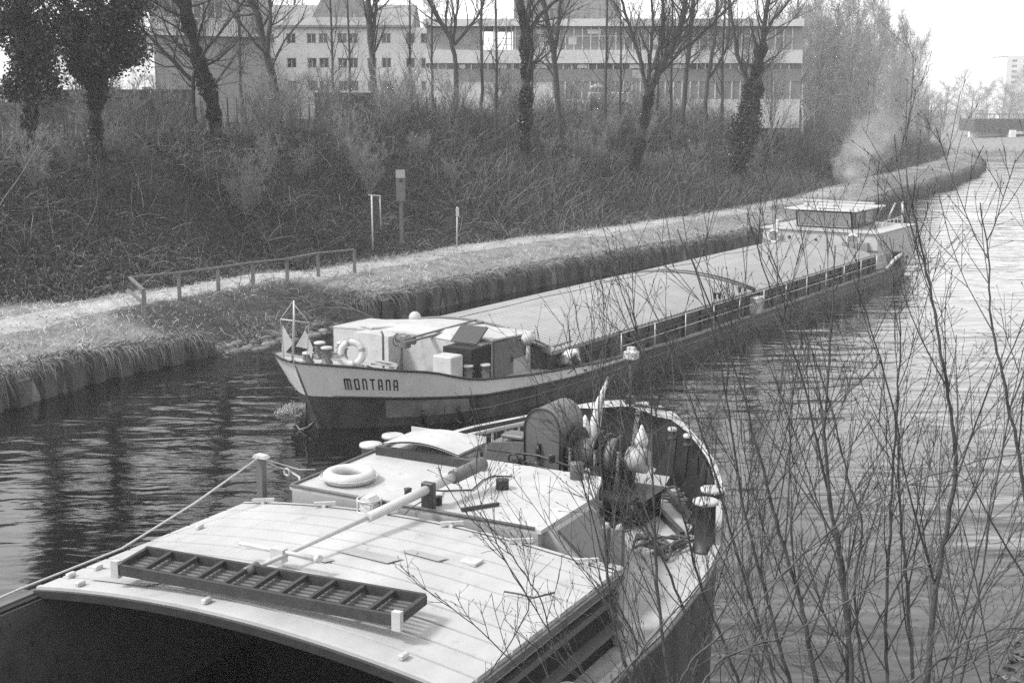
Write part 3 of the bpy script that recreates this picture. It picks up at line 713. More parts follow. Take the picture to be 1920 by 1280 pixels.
# ------------------------------------------------------------------ barge in the foreground, seen from its hold
GF = Frame(un(455, 945, 3.0), 28.65)
GC = 2.78
fh = Hull(8.55, -1, GC,
          [(0, .05), (.08, .3), (.18, .5), (.4, .78), (.9, 1.2), (1.4, 1.52), (1.8, 1.8), (2.57, 2.25), (3.2, 2.55), (3.7, 2.75), (4.5, 2.98), (6, 3.2), (8, 3.28), (60, 3.28)],
          [(0, .03), (.5, .7), (1.2, 1.5), (2.4, 2.3), (4, 2.9), (6, 3.2), (9, 3.26), (60, 3.26)],
          [(0, 2.98), (.9, 2.9), (1.8, 2.84), (2.8, 2.8), (3.7, 2.72), (3.9, 2.65), (4.3, 2.12), (60, 2.12)],
          [(0, .5), (60, .5)], 28, .9, True, .42)
gb = thing('cargo_barge', (GC, -3, 0), GF, 'nearest empty cargo barge with white crowned hatch cover over its open black hold', 'barge')
build('hull', fh.shell(lambda q: -.8, fh.z_t), m_hulld, gb)
mb = MB()
for side in (-1, 1):   # inner face of the bulwark and its cap
    mb.grid([[fh.P(side, q, fh.z_t(q) - .03, -.08 - .04 * (q < 3.9)), fh.P(side, q, 2.0, -.12)] for q in fh.qs(.3, 4.15)])
for q in (1.0, 1.6, 2.2, 2.8, 3.4, 3.9):
    a, b, c_ = fh.P(1, q, fh.z_t(q) - .1, -.14), fh.P(1, q, 2.0, -.14), fh.P(1, q, 2.0, -.5); build('bulwark_bracket', MB().add([a, b, c_, (a[0], a[1] + .03, a[2]), (b[0], b[1] + .03, b[2]), (c_[0], c_[1] + .03, c_[2])], [(0, 1, 2), (3, 5, 4), (0, 2, 5, 3), (0, 3, 4, 1)]), m_black, gb)
build('bulwark_lining', mb, m_black, gb, recalc=False)  # black replaces the shade on the bulwark's inner face
mb = MB()
for side in (-1, 1):
    mb.grid([[fh.P(side, q, fh.z_t(q) + .015, .03), fh.P(side, q, fh.z_t(q) + .015, -.09 - .3 * max(0, 1 - q / 1.3))] for q in fh.qs(.02, 27.9)], False)
build('gunwale_cap', mb, m_deck, gb, recalc=False)
for side in (-1, 1): build('rubbing_band', MB().tube(fh.line(side, lambda q: fh.z_t(q) - .05, .02, 0, 27.9), .05, 6), m_mid, gb)
mb = fh.deck(lambda q: 2.0, .25, 8.45, .1)
for x0, x1 in ((GC - 3.22, .05), (5.5, GC + 3.2)): mb.grid([[(x0, .1, 2.0), (x1, .1, 2.0)], [(x0, -8, 2.0), (x1, -8, 2.0)], [(x0, -19, 2.0), (x1, -19, 2.0)]], False)
build('deck', mb, m_deck, gb, recalc=False)
# hold
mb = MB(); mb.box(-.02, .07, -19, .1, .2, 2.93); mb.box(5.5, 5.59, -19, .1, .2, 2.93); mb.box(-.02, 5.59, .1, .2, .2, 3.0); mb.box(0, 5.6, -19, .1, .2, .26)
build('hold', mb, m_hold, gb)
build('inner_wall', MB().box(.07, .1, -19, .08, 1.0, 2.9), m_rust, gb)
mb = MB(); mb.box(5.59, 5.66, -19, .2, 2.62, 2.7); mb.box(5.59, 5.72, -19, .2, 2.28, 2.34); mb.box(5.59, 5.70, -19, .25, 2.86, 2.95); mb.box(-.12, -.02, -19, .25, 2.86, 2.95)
build('coaming_rail', mb, m_mid, gb)
hc, zc = cover(gb, -.03, 5.65, -3.55, .06, 3.0, .22, m_roof, .36, .035, 'hatch_cover', .2, 'seam')
# dark angle along the cover's near lip
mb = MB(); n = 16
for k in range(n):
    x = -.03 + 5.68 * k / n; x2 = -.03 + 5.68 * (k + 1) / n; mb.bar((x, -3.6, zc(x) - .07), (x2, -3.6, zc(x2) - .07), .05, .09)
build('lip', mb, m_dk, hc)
for k, x in enumerate((.35, 1.4, 2.4, 3.4, 4.4, 5.3)):
    build('clamp', MB().bar((x - .12, -.05, zc(x) + .05), (x + .12, .12, zc(x) + .05), .04, .05).box(x - .03, x + .03, .0, .15, zc(x) - .05, zc(x) + .04), m_steel, hc)
for x, y in ((.25, -2.9), (.3, -1.2), (2.4, -3.4), (4.9, -3.35), (.55, -3.45), (.12, -3.2)):
    build('lug', MB().box(x - .03, x + .03, y - .06, y + .06, zc(x), zc(x) + .06, .01), m_steel, hc)
# a patch and a loose chain on the cover
build('patch', MB().box(4.1, 4.32, -.95, -.75, zc(4.2) + .0, zc(4.2) + .03), m_steel, hc)
for k, (x, y, a, b) in enumerate(((3.1, -1.35, .42, .10), (3.65, -1.0, .3, .07), (2.6, -1.75, .25, .06), (1.0, -3.2, .5, .07))):
    mb = MB(); mb.add([(x - a, y - b, zc(x - a) + .018), (x + a * .8, y - b * 1.3, zc(x + a * .8) + .018), (x + a, y + b, zc(x + a) + .018), (x - a * .7, y + b * .9, zc(x - a * .7) + .018)], [(0, 1, 2, 3)]); build('grey_patch', mb, m_trunk, hc, recalc=False)  # thin grey quads lying just above the cover
# ledge and trunk
build('ledge', MB().box(-.05, 5.66, .2, .34, 2.0, 3.0, .02), m_trunk, gb)
tk = thing('trunk', (GC - .2, 1.8, 2.0), GF, None, None); tk.parent = gb; tk.matrix_parent_inverse = Matrix.Identity(4); tk.location = Vector((GC - .2, 1.8, 2.0)) - Vector((GC, -3, 0)); tk.rotation_euler = (0, 0, 0)
build('walls', MB().prism([(.64, .3), (.64, 3.3), (1.9, 3.3), (1.9, 2.75), (4.2, 2.75), (4.5, 1.9), (4.5, .3)], 'z', 2.0, 3.22), m_trunk, tk)
build('roof', MB().prism([(.6, .3), (.6, 3.35), (1.95, 3.35), (1.95, 2.8), (4.24, 2.8), (4.54, 1.9), (4.54, .3)], 'z', 3.22, 3.27), m_white, tk)
build('roof_edge', MB().tube([(.62, .3, 3.29), (4.45, .3, 3.28)], .025, 6).tube([(.62, .3, 3.29), (.62, 3.3, 3.29)], .02, 6), m_mid, tk)
# bevelled skylight on the right-hand side
build('side_skylight', MB().prism([(4.3, 3.2), (4.56, 3.22), (5.1, 2.75), (5.1, 2.0), (4.4, 2.0)], 'y', .45, 1.7), m_trunk, tk)
build('skylight_glass', MB().prism([(4.62, 3.18), (5.06, 2.8), (5.08, 2.83), (4.64, 3.21)], 'y', .6, 1.6), m_win, tk)
# companion slide and its two tracks
rows = []
for i in range(9):
    f = i / 8; x = .75 + 1.35 * f; z = 3.42 + .1 * math.sin(math.pi * f)
    rows.append([(x, 2.35, z), (x, 3.2, z)])
mb = MB().grid(rows); mb.grid([[(x, y, z - .03) for x, y, z in r] for r in rows]); mb.box(.75, 2.1, 3.17, 3.2, 3.27, 3.5)
a1, a2 = GF.at(635, 868, 3.42), GF.at(690, 838, 3.45)
cs = build('companion_slide', mb, m_white, tk, recalc=False)
build('track', MB().box(.72, 2.6, 2.22, 2.32, 3.27, 3.40), m_dk, tk); build('track', MB().box(.9, 1.92, 3.22, 3.3, 3.27, 3.40), m_dk, tk)
for px, py in ((765, 930), (822, 945), (985 + 50, 905 - 40)):
    q = GF.at(px, py, 3.28); build('stub', MB().lathe((q[0], q[1], 3.27), [(.05, 0), (.05, .1), (.06, .12)], 10), m_dk, tk)
q = GF.at(942, 912, 3.3); build('stub', MB().lathe((q[0], q[1], 3.27), [(.09, 0), (.09, .12), (.1, .13)], 12), m_dk, tk)
q = GF.at(1067, 925, 3.3); build('stub', MB().lathe((3.95, 2.55, 3.2), [(.1, 0), (.1, .28), (.11, .3)], 12), m_mid, tk)
build('iron_bar', MB().bar(GF.at(865, 955, 3.3), GF.at(935, 944, 3.3), .05, .04).bar(GF.at(880, 955, 3.29), GF.at(905, 948, 3.29), .03, .03), m_dk, tk)
# lowered mast along the middle
ms = thing('mast', (2.55, .0, 3.27), GF, None, None); ms.parent = gb; ms.matrix_parent_inverse = Matrix.Identity(4); ms.location = Vector((2.55, 0, 3.27)) - Vector((GC, -3, 0)); ms.rotation_euler = (0, 0, 0)
P0, P1, P2 = Vector(GF.at(458, 1074, 3.36)), Vector(GF.at(690, 970, 3.46)), Vector(GF.at(905, 868, 3.62))
Pm = P1.lerp(P2, .72)
build('pole', MB().tube([P0, P0.lerp(P1, .99)], .028, 10).tube([P1, Pm], .062, 14), m_white, ms)
build('sleeve', MB().tube([Pm, P2], .095, 16), m_mid, ms)
build('end_cap', MB().tube([P0 - Vector((0, .0, 0)), P0 + Vector((0, .22, .01))], .06, 10), m_mid, ms)
X1, X2 = GF.at(450, 1018, 3.42), GF.at(600, 1048, 3.42)
build('crosstree', MB().tube([X1, X2], .028, 8).tube([Vector(X2) - Vector((.06, 0, 0)), X2], .05, 8).box((X1[0] + X2[0]) / 2 - .09, (X1[0] + X2[0]) / 2 + .09, X1[1] - .05, X1[1] + .05, 3.3, 3.46), m_steel, ms)
pb = P1.lerp(P2, .5); build('bracket', MB().box(pb.x - .09, pb.x + .09, pb.y - .05, pb.y + .05, 3.27, pb.z + .09, .01), m_dk, ms)
cbl = [GF.at(806, 918, 3.45), GF.at(830, 920, 3.29), GF.at(885, 918, 3.29), GF.at(905, 900, 3.29), GF.at(925, 892, 3.29), GF.at(960, 893, 3.3)]
build('cable', MB().tube(cbl, .012, 6), m_black, ms)
c2 = [GF.at(790, 940, 3.4), GF.at(770, 952, 3.28), GF.at(745, 978, 3.15), GF.at(730, 982, 3.1), GF.at(700, 965, 3.25)]
build('cable', MB().tube(c2, .008, 6), m_black, ms)
# lantern box hanging at the crutch
lt = thing('navigation_lantern', (2.1, .1, 3.1), GF, 'wire-caged lantern standing against the cabin wall where the lowered mast crosses it', 'lantern')
q = GF.at(668, 968, 3.2); lx, ly = q[0], .12
build('glass', MB().box(lx - .11, lx + .11, ly - .09, ly + .09, 3.1, 3.32, .03).prism([(lx - .12, 3.32), (lx - .05, 3.4), (lx + .05, 3.4), (lx + .12, 3.32)], 'y', ly - .1, ly + .1), m_ringw, lt)
mb = MB()
for a in range(4): x = lx + .17 * math.cos(a * math.pi / 2 + .78); y = ly + .14 * math.sin(a * math.pi / 2 + .78); mb.tube([(x, y, 3.08), (x, y, 3.36)], .01, 5)
mb.torus((lx, ly, 3.36), .16, .012, (0, 0, 1), 20, 5); mb.torus((lx, ly, 3.2), .16, .01, (0, 0, 1), 20, 5)
build('cage', mb, m_steel, lt)
# posts
def post(x, y, z0, z1, capw=.16):
    p = build('post', MB().box(x - .05, x + .05, y - .05, y + .05, z0, z1), m_mid, gb)
    build('head', MB().prism([(x - capw, z1), (x - capw * .6, z1 + .05), (x + capw * .7, z1 + .04), (x + capw, z1)], 'y', y - .06, y + .06), m_white, p)
post(.12, .28, 2.0, 3.62, .12)
for x, y in ((5.35, .45), (5.52, .5)): post(x, y, 2.0, 3.4, .03)
# bollards
for x, y in ((-.3, 4.2), (-.3, 3.55)): bollard(gb, x, y, 2.0, 1.0, .17, m_white, m_mid, False)
for x, y in ((5.38, 3.95), (5.2, 4.75)): bollard(gb, x, y, 2.0, .78 if y < 4 else .72, .17, m_white, m_dk, False)
bollard(gb, 5.85, -1.6, 2.0, .3, .1, m_white, m_trunk, False)
for x, y in ((GC + .9, 6.9), (GC + 1.3, 6.6)): bollard(gb, x, y, 2.8, .2, .07, m_white, m_dk, False)
# port rail beside the windlass
mb = MB(); r0, r1 = GF.at(752, 850, 2.95), GF.at(985, 800, 2.98)
r0, r1 = Vector((-.05, 4.3, 2.85)), Vector((.95, 7.0, 3.0))
r0, r1 = Vector(GF.at(752, 844, 2.95)), Vector(GF.at(985, 793, 3.05))
mb.tube([r0, r1], .04, 10)
for k in range(9): p = r0.lerp(r1, (k + .5) / 9); mb.tube([p, (p.x, p.y, 2.1)], .02, 6)
build('guard_rail', mb, m_white, gb)
# windlass
wl = thing('windlass', (2.0, 5.8, 2.0), GF, None, None); wl.parent = gb; wl.matrix_parent_inverse = Matrix.Identity(4); wl.location = Vector((2.0, 5.8, 2.0)) - Vector((GC, -3, 0)); wl.rotation_euler = (0, 0, 0)
WX, WY = 2.44, 4.4
dr = [(WX - .32, 2.58), (WX - .32, 3.38)] + [(WX - .32 * math.cos(a), 3.38 + .35 * math.sin(a)) for a in np.linspace(.15, math.pi - .15, 11)] + [(WX + .32, 3.38), (WX + .32, 2.58)]
build('drum_housing', MB().prism(dr, 'y', WY, WY + .85), m_mid, wl)
build('housing_flange', MB().tube([(x, WY - .01, z) for x, z in dr], .014, 5), m_dk, wl)
mb = MB().box(WX - .09, WX - .02, WY - .015, WY + .01, 2.75, 3.15).tube([(WX - .055, WY - .02, 3.13), (WX - .055, WY - .06, 3.05), (WX - .04, WY - .02, 2.8)], .03, 6); build('slot', mb, m_black, wl)
mb = MB().prism([(WX - 1.15, 2.35), (WX - 1.15, 2.9), (WX - 1.02, 3.02), (WX - .34, 3.1), (WX - .34, 2.35)], 'y', WY + .1, WY + .6)
mb.box(WX - .85, WX - .42, WY + .15, WY + .5, 3.1, 3.17, .02); build('gear_cover', mb, m_mid, wl)
build('motor', MB().tube([(WX - .72, WY - .1, 2.55), (WX - .5, WY - .12, 2.68)], [.06, .11], 10).sph((WX - .48, WY - .12, 2.66), .13), m_trunk, wl)
build('warping_head', MB().tube([(WX - .3, WY + .5, 3.32), (WX - .42, WY + .5, 3.32), (WX - .47, WY + .5, 3.32)], [.1, .1, .14], 14), m_white, wl)
def wheel(name, x0, x1, rr, mat, zc_=2.95, yc_=WY + .5): return build(name, MB().tube([(x0, yc_, zc_), (x1, yc_, zc_)], rr, 20), mat, wl)
wheel('drum_flange', WX + .36, WX + .42, .42, m_dk); wheel('cable_drum', WX + .42, WX + .78, .24, m_mid); wheel('drum_flange', WX + .78, WX + .84, .4, m_dk); wheel('chain_wheel', WX + .95, WX + 1.12, .3, m_mid); wheel('drum_flange', WX + 1.12, WX + 1.17, .36, m_dk); wheel('axle', WX + .3, WX + 1.6, .07, m_dk); wheel('warping_drum', WX + 1.3, WX + 1.6, .2, m_trunk)
mb = MB()
for k in range(20): a = k * math.pi / 10; mb.bar((WX + .9, WY + .5 + .34 * math.cos(a), 2.95 + .34 * math.sin(a)), (WX + .96, WY + .5 + .34 * math.cos(a), 2.95 + .34 * math.sin(a)), .07, .05)
mb.tube([(WX + .9, WY + .5, 2.95), (WX + .96, WY + .5, 2.95)], .33, 20); build('gear_wheel', mb, m_dk, wl)
mb = MB().box(WX - 1.2, WX + 1.75, WY + .05, WY + 1.0, 2.35, 2.42).box(WX - .45, WX + 1.7, WY - .35, WY + .05, 2.48, 2.53)
for x in (WX - 1.1, WX - .35, WX + .35, WX + 1.1, WX + 1.65): mb.box(x - .05, x + .05, WY + .1, WY + .9, 2.0, 2.35)
mb.box(WX - .34, WX + .34, WY + .02, WY + .8, 2.42, 2.58); build('bed_plate', mb, m_dk, wl)
mb = MB().box(WX + .85, WX + .92, WY + .2, WY + .85, 2.42, 3.1).box(WX + 1.2, WX + 1.27, WY + .2, WY + .85, 2.42, 3.05); build('side_frame', mb, m_dk, wl)
mb = MB().tube([(WX - 1.2, WY - .42, 3.05), (WX + .2, WY - .5, 3.1), (WX + 1.3, WY - .62, 2.95)], .022, 6).tube([(WX - .3, WY - .45, 2.95), (WX + 1.3, WY - .6, 2.85)], .02, 6)
for k in range(5): mb.sph((WX - .35 + .16 * k, WY - .42, 2.85 + .08 * (k % 2)), .07, 8, 6)
mb.torus((WX - .25, WY - .5, 2.98), .09, .018, (0, 1, 0), 16, 6).torus((WX - .0, WY - .5, 2.9), .08, .018, (.3, 1, 0), 16, 6); build('valve_gear', mb, m_dk, wl)
for x, y in ((1.0, -.2), (1.35, -.1), (.6, -.25)): build('brake_lever', MB().tube([(WX + x, WY + y, 2.4), (WX + x + .06, WY + y - .08, 3.2)], .02, 6).sph((WX + x + .06, WY + y - .08, 3.22), .03, 8, 6), m_mid, wl)
# hawse pipes & chain plates on foredeck
mb = MB()
for x in (3.9, 1.6): mb.torus((x, 7.4, 2.35), .16, .05, (0, 1, .4), 18, 8)
build('hawse_ring', mb, m_dk, gb)
mb = MB(); mb.bar((3.8, 6.3, 2.06), (5.3, 4.4, 2.06), .12, .1); mb.bar((4.0, 5.4, 2.06), (4.9, 4.3, 2.06), .08, .1)
build('chain_channel', mb, m_dk, gb)
build('bow_fitting', MB().box(GC - .45, GC - .3, 7.95, 8.1, 3.05, 3.2).box(GC + .0, GC + .15, 8.0, 8.15, 3.05, 3.22).tube([(GC - .2, 7.8, 3.1), (GC + .6, 7.75, 3.1)], .03, 6), m_dk, gb)
# bow lantern on its staff
st = thing('bow_lantern', (GC + .1, 8.0, 3.1), GF, 'pale box lantern on a thin staff at the tip of the foreground barge', 'lantern')
q = GF.at(1181, 772, 3.1)
build('staff', MB().tube([(q[0], q[1], 3.0), (q[0], q[1], 4.05)], .022, 6), m_dk, st)
build('box', MB().box(q[0] - .11, q[0] + .13, q[1] - .1, q[1] + .1, 4.05, 4.22, .03).box(q[0] - .06, q[0] + .07, q[1] - .05, q[1] + .05, 4.22, 4.28), m_white, st)
# cone day shapes and furled flag
for px, py, z, s_, lb in ((1203, 822, 2.9, 1, 'pale pointed fabric cone inside the nearest barge\'s bow bulwark, right of the furled flag'), (1097, 790, 2.9, -1, 'pale fabric cone between the winch housing and the furled flag on the foreground barge')):
    q = GF.at(px, py, z); zb = 2.52
    mb = MB().lathe((q[0], q[1], zb), [(.01, 0), (.06, .14), (.115, .32), (.115, .36), (.06, .5), (.015, .62)] if s_ > 0 else [(.07, 0), (.1, .14), (.11, .24), (.05, .42), (.012, .5)], 12)
    t_ = props(build('day_shape', mb, m_cloth, None, GF), lb, 'signal cone')
fl = thing('furled_flag', (GC - 1.2, 7, 2.4), GF, 'furled white flag on a slanting staff at the foreground barge\'s bow', 'flag')
q = GF.at(1112, 800, 2.8); q2 = GF.at(1122, 735, 3.6)
build('staff', MB().tube([(q[0], q[1], 2.2), (q[0] + .05, q[1], 2.9), (q[0] + .28, q[1], 3.75)], .018, 6), m_wood, fl)
build('cloth', MB().tube([(q[0] + .02, q[1], 2.45), (q[0] + .05, q[1], 2.9), (q[0] + .13, q[1], 3.3), (q[0] + .26, q[1], 3.68)], [.08, .1, .07, .02], 9), m_cloth, fl)
# chain heap, ropes
def squiggle(cx, cy, z, w_, h_, n, r, seed, zh=.08):
    rr = random.Random(seed); pts = []
    for i in range(n): pts.append((cx + rr.uniform(-w_, w_), cy + rr.uniform(-h_, h_), z + rr.uniform(0, zh)))
    V_ = []
    for i in range(n - 1):
        for k in range(4):
            f = k / 4; f2 = f * f * (3 - 2 * f); V_.append(tuple(pts[i][j] * (1 - f2) + pts[i + 1][j] * f2 + (rr.uniform(-.02, .02) if j < 2 else 0) for j in range(3)))
    return MB().tube(V_, r, 6)
props(build('rope_heap', squiggle(4.75, 3.6, 2.03, .45, .5, 26, .022, 3, .14), m_roped, None, GF), 'dark tangled mooring line heaped on deck left of the twin white-capped bollards', 'rope')
props(build('anchor_chain', squiggle(3.6, 4.35, 2.04, .5, .4, 24, .03, 5, .1), m_dk, None, GF), 'heap of dark chain on deck right of the winch housing', 'chain')
props(build('mooring_line', squiggle(3.9, 6.2, 2.04, .6, .35, 16, .025, 9, .08), m_roped, None, GF), 'loose dark line inside the bow bulwark of the foreground barge', 'rope')
h1 = GF.at(228, 1028, 3.02)
mb = MB().tube([(.12, .28, 3.64), ((.12 + h1[0]) / 2 - .0, (.28 + h1[1]) / 2, (3.64 + h1[2]) / 2 - .04), (h1[0], h1[1], h1[2]), (h1[0] - .1, h1[1] - 1.5, 2.98), (-.2, -6, 2.9)], .014, 6)
mb.tube([(-.3, -3.8, 2.6), (-.25, -8, 2.8)], .014, 6)
props(build('stay_wire', mb, m_rope, None, GF), 'pale wire rope running from the left post head down to the hatch corner', 'rope')
mb = MB().tube([(.12, .28, 3.62), (.0, .75, 3.35), (-.05, 1.1, 3.2), (.3, .9, 3.2), (.62, .5, 3.25)], .016, 6); mb.torus((-.02, 1.02, 3.2), .05, .018, (0, 1, 0), 12, 5)
mb.tube([(.14, .3, 3.6), GF.at(520, 868, 3.4), GF.at(560, 880, 3.3), GF.at(592, 880, 3.29)], .012, 6)
props(build('mooring_line', mb, m_rope, None, GF), 'knotted pale line from the left post to the cabin corner', 'rope')
# chain on the hatch, right-hand part
props(build('lashing_chain', MB().tube([GF.at(945, 1108, 3.14), GF.at(975, 1113, 3.12), GF.at(1000, 1120, 3.12), GF.at(1040, 1110, 3.1)], .012, 5), m_roped, None, GF), 'short thin chain lying on the right side of the white hatch cover', 'chain')
# gangplank lying on the hatch
gp = thing('gangplank', (2.75, -2.9, 3.22), GF, 'long dark slatted gangplank lying face down across the white hatch cover', 'gangplank')
c = [Vector(GF.at(218, 1066, 3.36)), Vector(GF.at(275, 1033, 3.36)), Vector(GF.at(745, 1163, 3.36)), Vector(GF.at(797, 1123, 3.36))]
build('side_beam', MB().bar(c[0], c[2], .045, .12), m_plank, gp); build('side_beam', MB().bar(c[1], c[3], .045, .12), m_plank, gp)
build('end_bar', MB().bar(c[0], c[1], .045, .09), m_plank, gp); build('end_bar', MB().bar(c[2], c[3], .05, .1), m_plank, gp)
for k in range(1, 10): build('cross_bar', MB().bar(c[0].lerp(c[2], k / 10) + Vector((0, 0, .03)), c[1].lerp(c[3], k / 10) + Vector((0, 0, .03)), .045, .05), m_plank, gp)
for k in range(1, 7):
    a = c[0].lerp(c[1], k / 7) - Vector((0, 0, .04)); b = c[2].lerp(c[3], k / 7) - Vector((0, 0, .04)); build('slat', MB().bar(a, b, .05, .02), m_mid, gp)
for a, b in ((c[0], c[2]), (c[2], c[0])):
    t = (b - a).normalized(); build('end_cap', MB().bar(a - t * .05, a + t * .05, .07, .2), m_white, gp)
# life ring on the cabin roof
q = GF.at(655, 893, 3.34); ring(GF, (q[0], q[1], 3.36), .29, .085, (0, 0, 1), 'white life ring lying flat on the foreground barge\'s cabin roof', bands=False)
# ================================================================== buildings
def wall_with_windows(parent, p0, p1, z0, z1, th, wins, mat, wmat=m_win):
    """wall from p0 to p1 (plan), windows as (s0, s1, za, zb) recessed by real reveals"""
    a = Vector((*p0, 0)); b = Vector((*p1, 0)); L_ = (b - a).length; t = (b - a) / L_; n = Vector((t.y, -t.x, 0))
    xs_ = sorted({0, L_} | {w_[0] for w_ in wins} | {w_[1] for w_ in wins}); zs_ = sorted({z0, z1} | {w_[2] for w_ in wins} | {w_[3] for w_ in wins})
    mb = MB()
    def P(s, z, d=0): q = a + t * s + n * d; return (q.x, q.y, z)
    for i in range(len(xs_) - 1):
        for j in range(len(zs_) - 1):
            xm = (xs_[i] + xs_[i + 1]) / 2; zm = (zs_[j] + zs_[j + 1]) / 2
            if any(w_[0] < xm < w_[1] and w_[2] < zm < w_[3] for w_ in wins): continue
            mb.add([P(xs_[i], zs_[j]), P(xs_[i + 1], zs_[j]), P(xs_[i + 1], zs_[j + 1]), P(xs_[i], zs_[j + 1])], [(0, 1, 2, 3)])
    for w_ in wins:
        s0, s1, za, zb = w_; r = -.18
        for q in (((s0, za), (s1, za)), ((s1, za), (s1, zb)), ((s1, zb), (s0, zb)), ((s0, zb), (s0, za))):
            mb.add([P(*q[0]), P(*q[1]), P(*q[1], r), P(*q[0], r)], [(0, 1, 2, 3)])
    o = build('wall', mb, mat, parent, recalc=False)
    for w_ in wins:
        s0, s1, za, zb = w_; f = build('window', MB().add([P(s0, za, -.17), P(s1, za, -.17), P(s1, zb, -.17), P(s0, zb, -.17)], [(0, 1, 2, 3)]), wmat, parent, recalc=False)
        if s1 - s0 < 3:
            fr = MB(); w2 = .06
            for q in ((s0, s0 + w2, za, zb), (s1 - w2, s1, za, zb), (s0, s1, za, za + w2), (s0, s1, zb - w2, zb), ((s0 + s1) / 2 - .03, (s0 + s1) / 2 + .03, za, zb)):
                fr.add([P(q[0], q[2], -.14), P(q[1], q[2], -.14), P(q[1], q[3], -.14), P(q[0], q[3], -.14)], [(0, 1, 2, 3)])
            build('frame', fr, m_bl, f, recalc=False)
    return o
def px2x(px, Y): return (px - 960) / F * (Y * math.cos(PIT) + (CH - 9) * math.sin(PIT))
def py2z(py, Y): d = ray(960, py); return CH + d[2] / d[1] * Y
# left grey block: sunlit narrow face given a paler colour, broad face towards the canal grey
Y1 = 92.0
b1 = thing('office_block', (px2x(400, Y1), Y1, 6), WORLD, 'large grey building behind the ivy-grown trees, with a side face coloured paler as sunlit, and balcony storey', 'building')
xa, xb = px2x(293, Y1), px2x(512, Y1 + 4); z2, z3 = py2z(66, Y1), py2z(-60, Y1)
wall_with_windows(b1, (xa, Y1), (xb, Y1 + 4), 5, z2, .3, [], m_bg)
wins = [(s, s + 1.1, za, za + 1.7) for s in (3.0, 6.5, 10, 13.5) for za in (8.0,)]
wall_with_windows(b1, (px2x(60, Y1 + 9), Y1 + 9), (xa, Y1), 5, z2, .3, wins, m_bw)
build('roof_slab', MB().prism([(xa - .4, Y1 - .6), (xb + .1, Y1 + 3.4), (xb - 4, Y1 + 25), (px2x(60, Y1 + 9) - 1, Y1 + 25), (px2x(60, Y1 + 9) - 1, Y1 + 8.6)], 'z', z2, z2 + .25), m_bl, b1)
wall_with_windows(b1, (px2x(288, Y1 + 3), Y1 + 3), (px2x(452, Y1 + 6), Y1 + 6), z2, z3, .3, [(1 + 1.6 * k, 2.2 + 1.6 * k, z2 + 1.4, z2 + 2.7) for k in range(3)], m_bd)
build('upper_block', MB().box(px2x(288, Y1 + 3), px2x(452, Y1 + 6) - .05, Y1 + 6.1, Y1 + 20, z2, z3), m_bd, b1)
mb = MB(); A = Vector((xa, Y1 - .4, z2 + .25)); B = Vector((px2x(452, Y1 + 3), Y1 + 2.6, z2 + .25))
for k in range(34): p = A.lerp(B, k / 33); mb.bar(p, p + Vector((0, 0, .95)), .03, .03)
mb.bar(A + Vector((0, 0, .97)), B + Vector((0, 0, .97)), .06, .05); build('balcony_rail', mb, m_bl, b1)
# cream building with rows of small windows
Y2 = 118.0
b2 = thing('long_building', (px2x(650, Y2), Y2, 6), WORLD, 'cream three-storey building with rows of small dark windows and a low dark roof', 'building')
x0, x1 = px2x(440, Y2), px2x(806, Y2); zt_ = py2z(52, Y2); wins = []
for py_ in (63, 109, 152):
    for px_ in (478, 500, 540, 578, 600, 635, 655, 690, 717, 762, 790):
        s = px2x(px_, Y2) - x0; wins.append((s, s + .85, py2z(py_ + 19, Y2), py2z(py_, Y2)))
wall_with_windows(b2, (x0, Y2), (x1, Y2), 5, zt_, .3, wins, m_bw)
build('roof', MB().prism([(Y2 - .4, zt_), (Y2 - .4, zt_ + .2), (Y2 + 6, zt_ + 2.4), (Y2 + 12, zt_ + .2), (Y2 + 12, zt_)], 'x', x0, x1 - 1.5), m_tile, b2)
build('dormer', MB().prism([(px2x(575, Y2), zt_ + .3), (px2x(600, Y2), zt_ + 2.6), (px2x(670, Y2), zt_ + 2.9), (px2x(705, Y2), zt_ + 1.6), (px2x(720, Y2), zt_ + .3)], 'y', Y2 + 2, Y2 + 8), m_tile, b2)
# modern building with glass bands
Y3 = 112.0
b3 = thing('modern_building', (px2x(1100, Y3), Y3, 6), WORLD, 'flat-roofed building with dark glass bands and pale concrete strips behind the middle trees', 'building')
def strip(name, pa, pb, ya, yb, mat, Y=Y3, dep=8.0, out=0.0):
    return build(name, MB().box(px2x(pa, Y), px2x(pb, Y), Y - out, Y + dep, py2z(yb, Y), py2z(ya, Y)), mat, b3)
strip('roof', 796, 1500, 36, 50, m_bl, out=.5); strip('glass_band', 802, 900, 50, 94, m_bd); strip('glass_band', 962, 1500, 50, 94, m_bd)
strip('spandrel', 800, 1500, 94, 119, m_bl, out=.3); strip('glass_band', 802, 1500, 119, 130, m_win); strip('facade_panel', 860, 1500, 130, 153, m_bd, out=.05)
strip('ground_wall', 862, 1036, 153, 240, m_bw); strip('ground_wall', 1036, 1500, 186, 240, m_bl); strip('glass_band', 1036, 1500, 153, 186, m_bd)
strip('ground_wall', 800, 862, 130, 240, m_bl); build('door', MB().box(px2x(948, Y3), px2x(958, Y3), Y3 - .05, Y3 + .1, py2z(205, Y3), py2z(166, Y3)), m_bd, b3)
mb = MB()
for px_ in (905, 925, 931, 948, 958): mb.box(px2x(px_, Y3), px2x(px_, Y3) + .12, Y3, Y3 + .2, py2z(94, Y3), py2z(50, Y3))
for py_ in (60, 72, 84): mb.box(px2x(930, Y3), px2x(960, Y3), Y3, Y3 + .15, py2z(py_ + 1, Y3), py2z(py_, Y3))
build('mullions', mb, m_bl, b3)
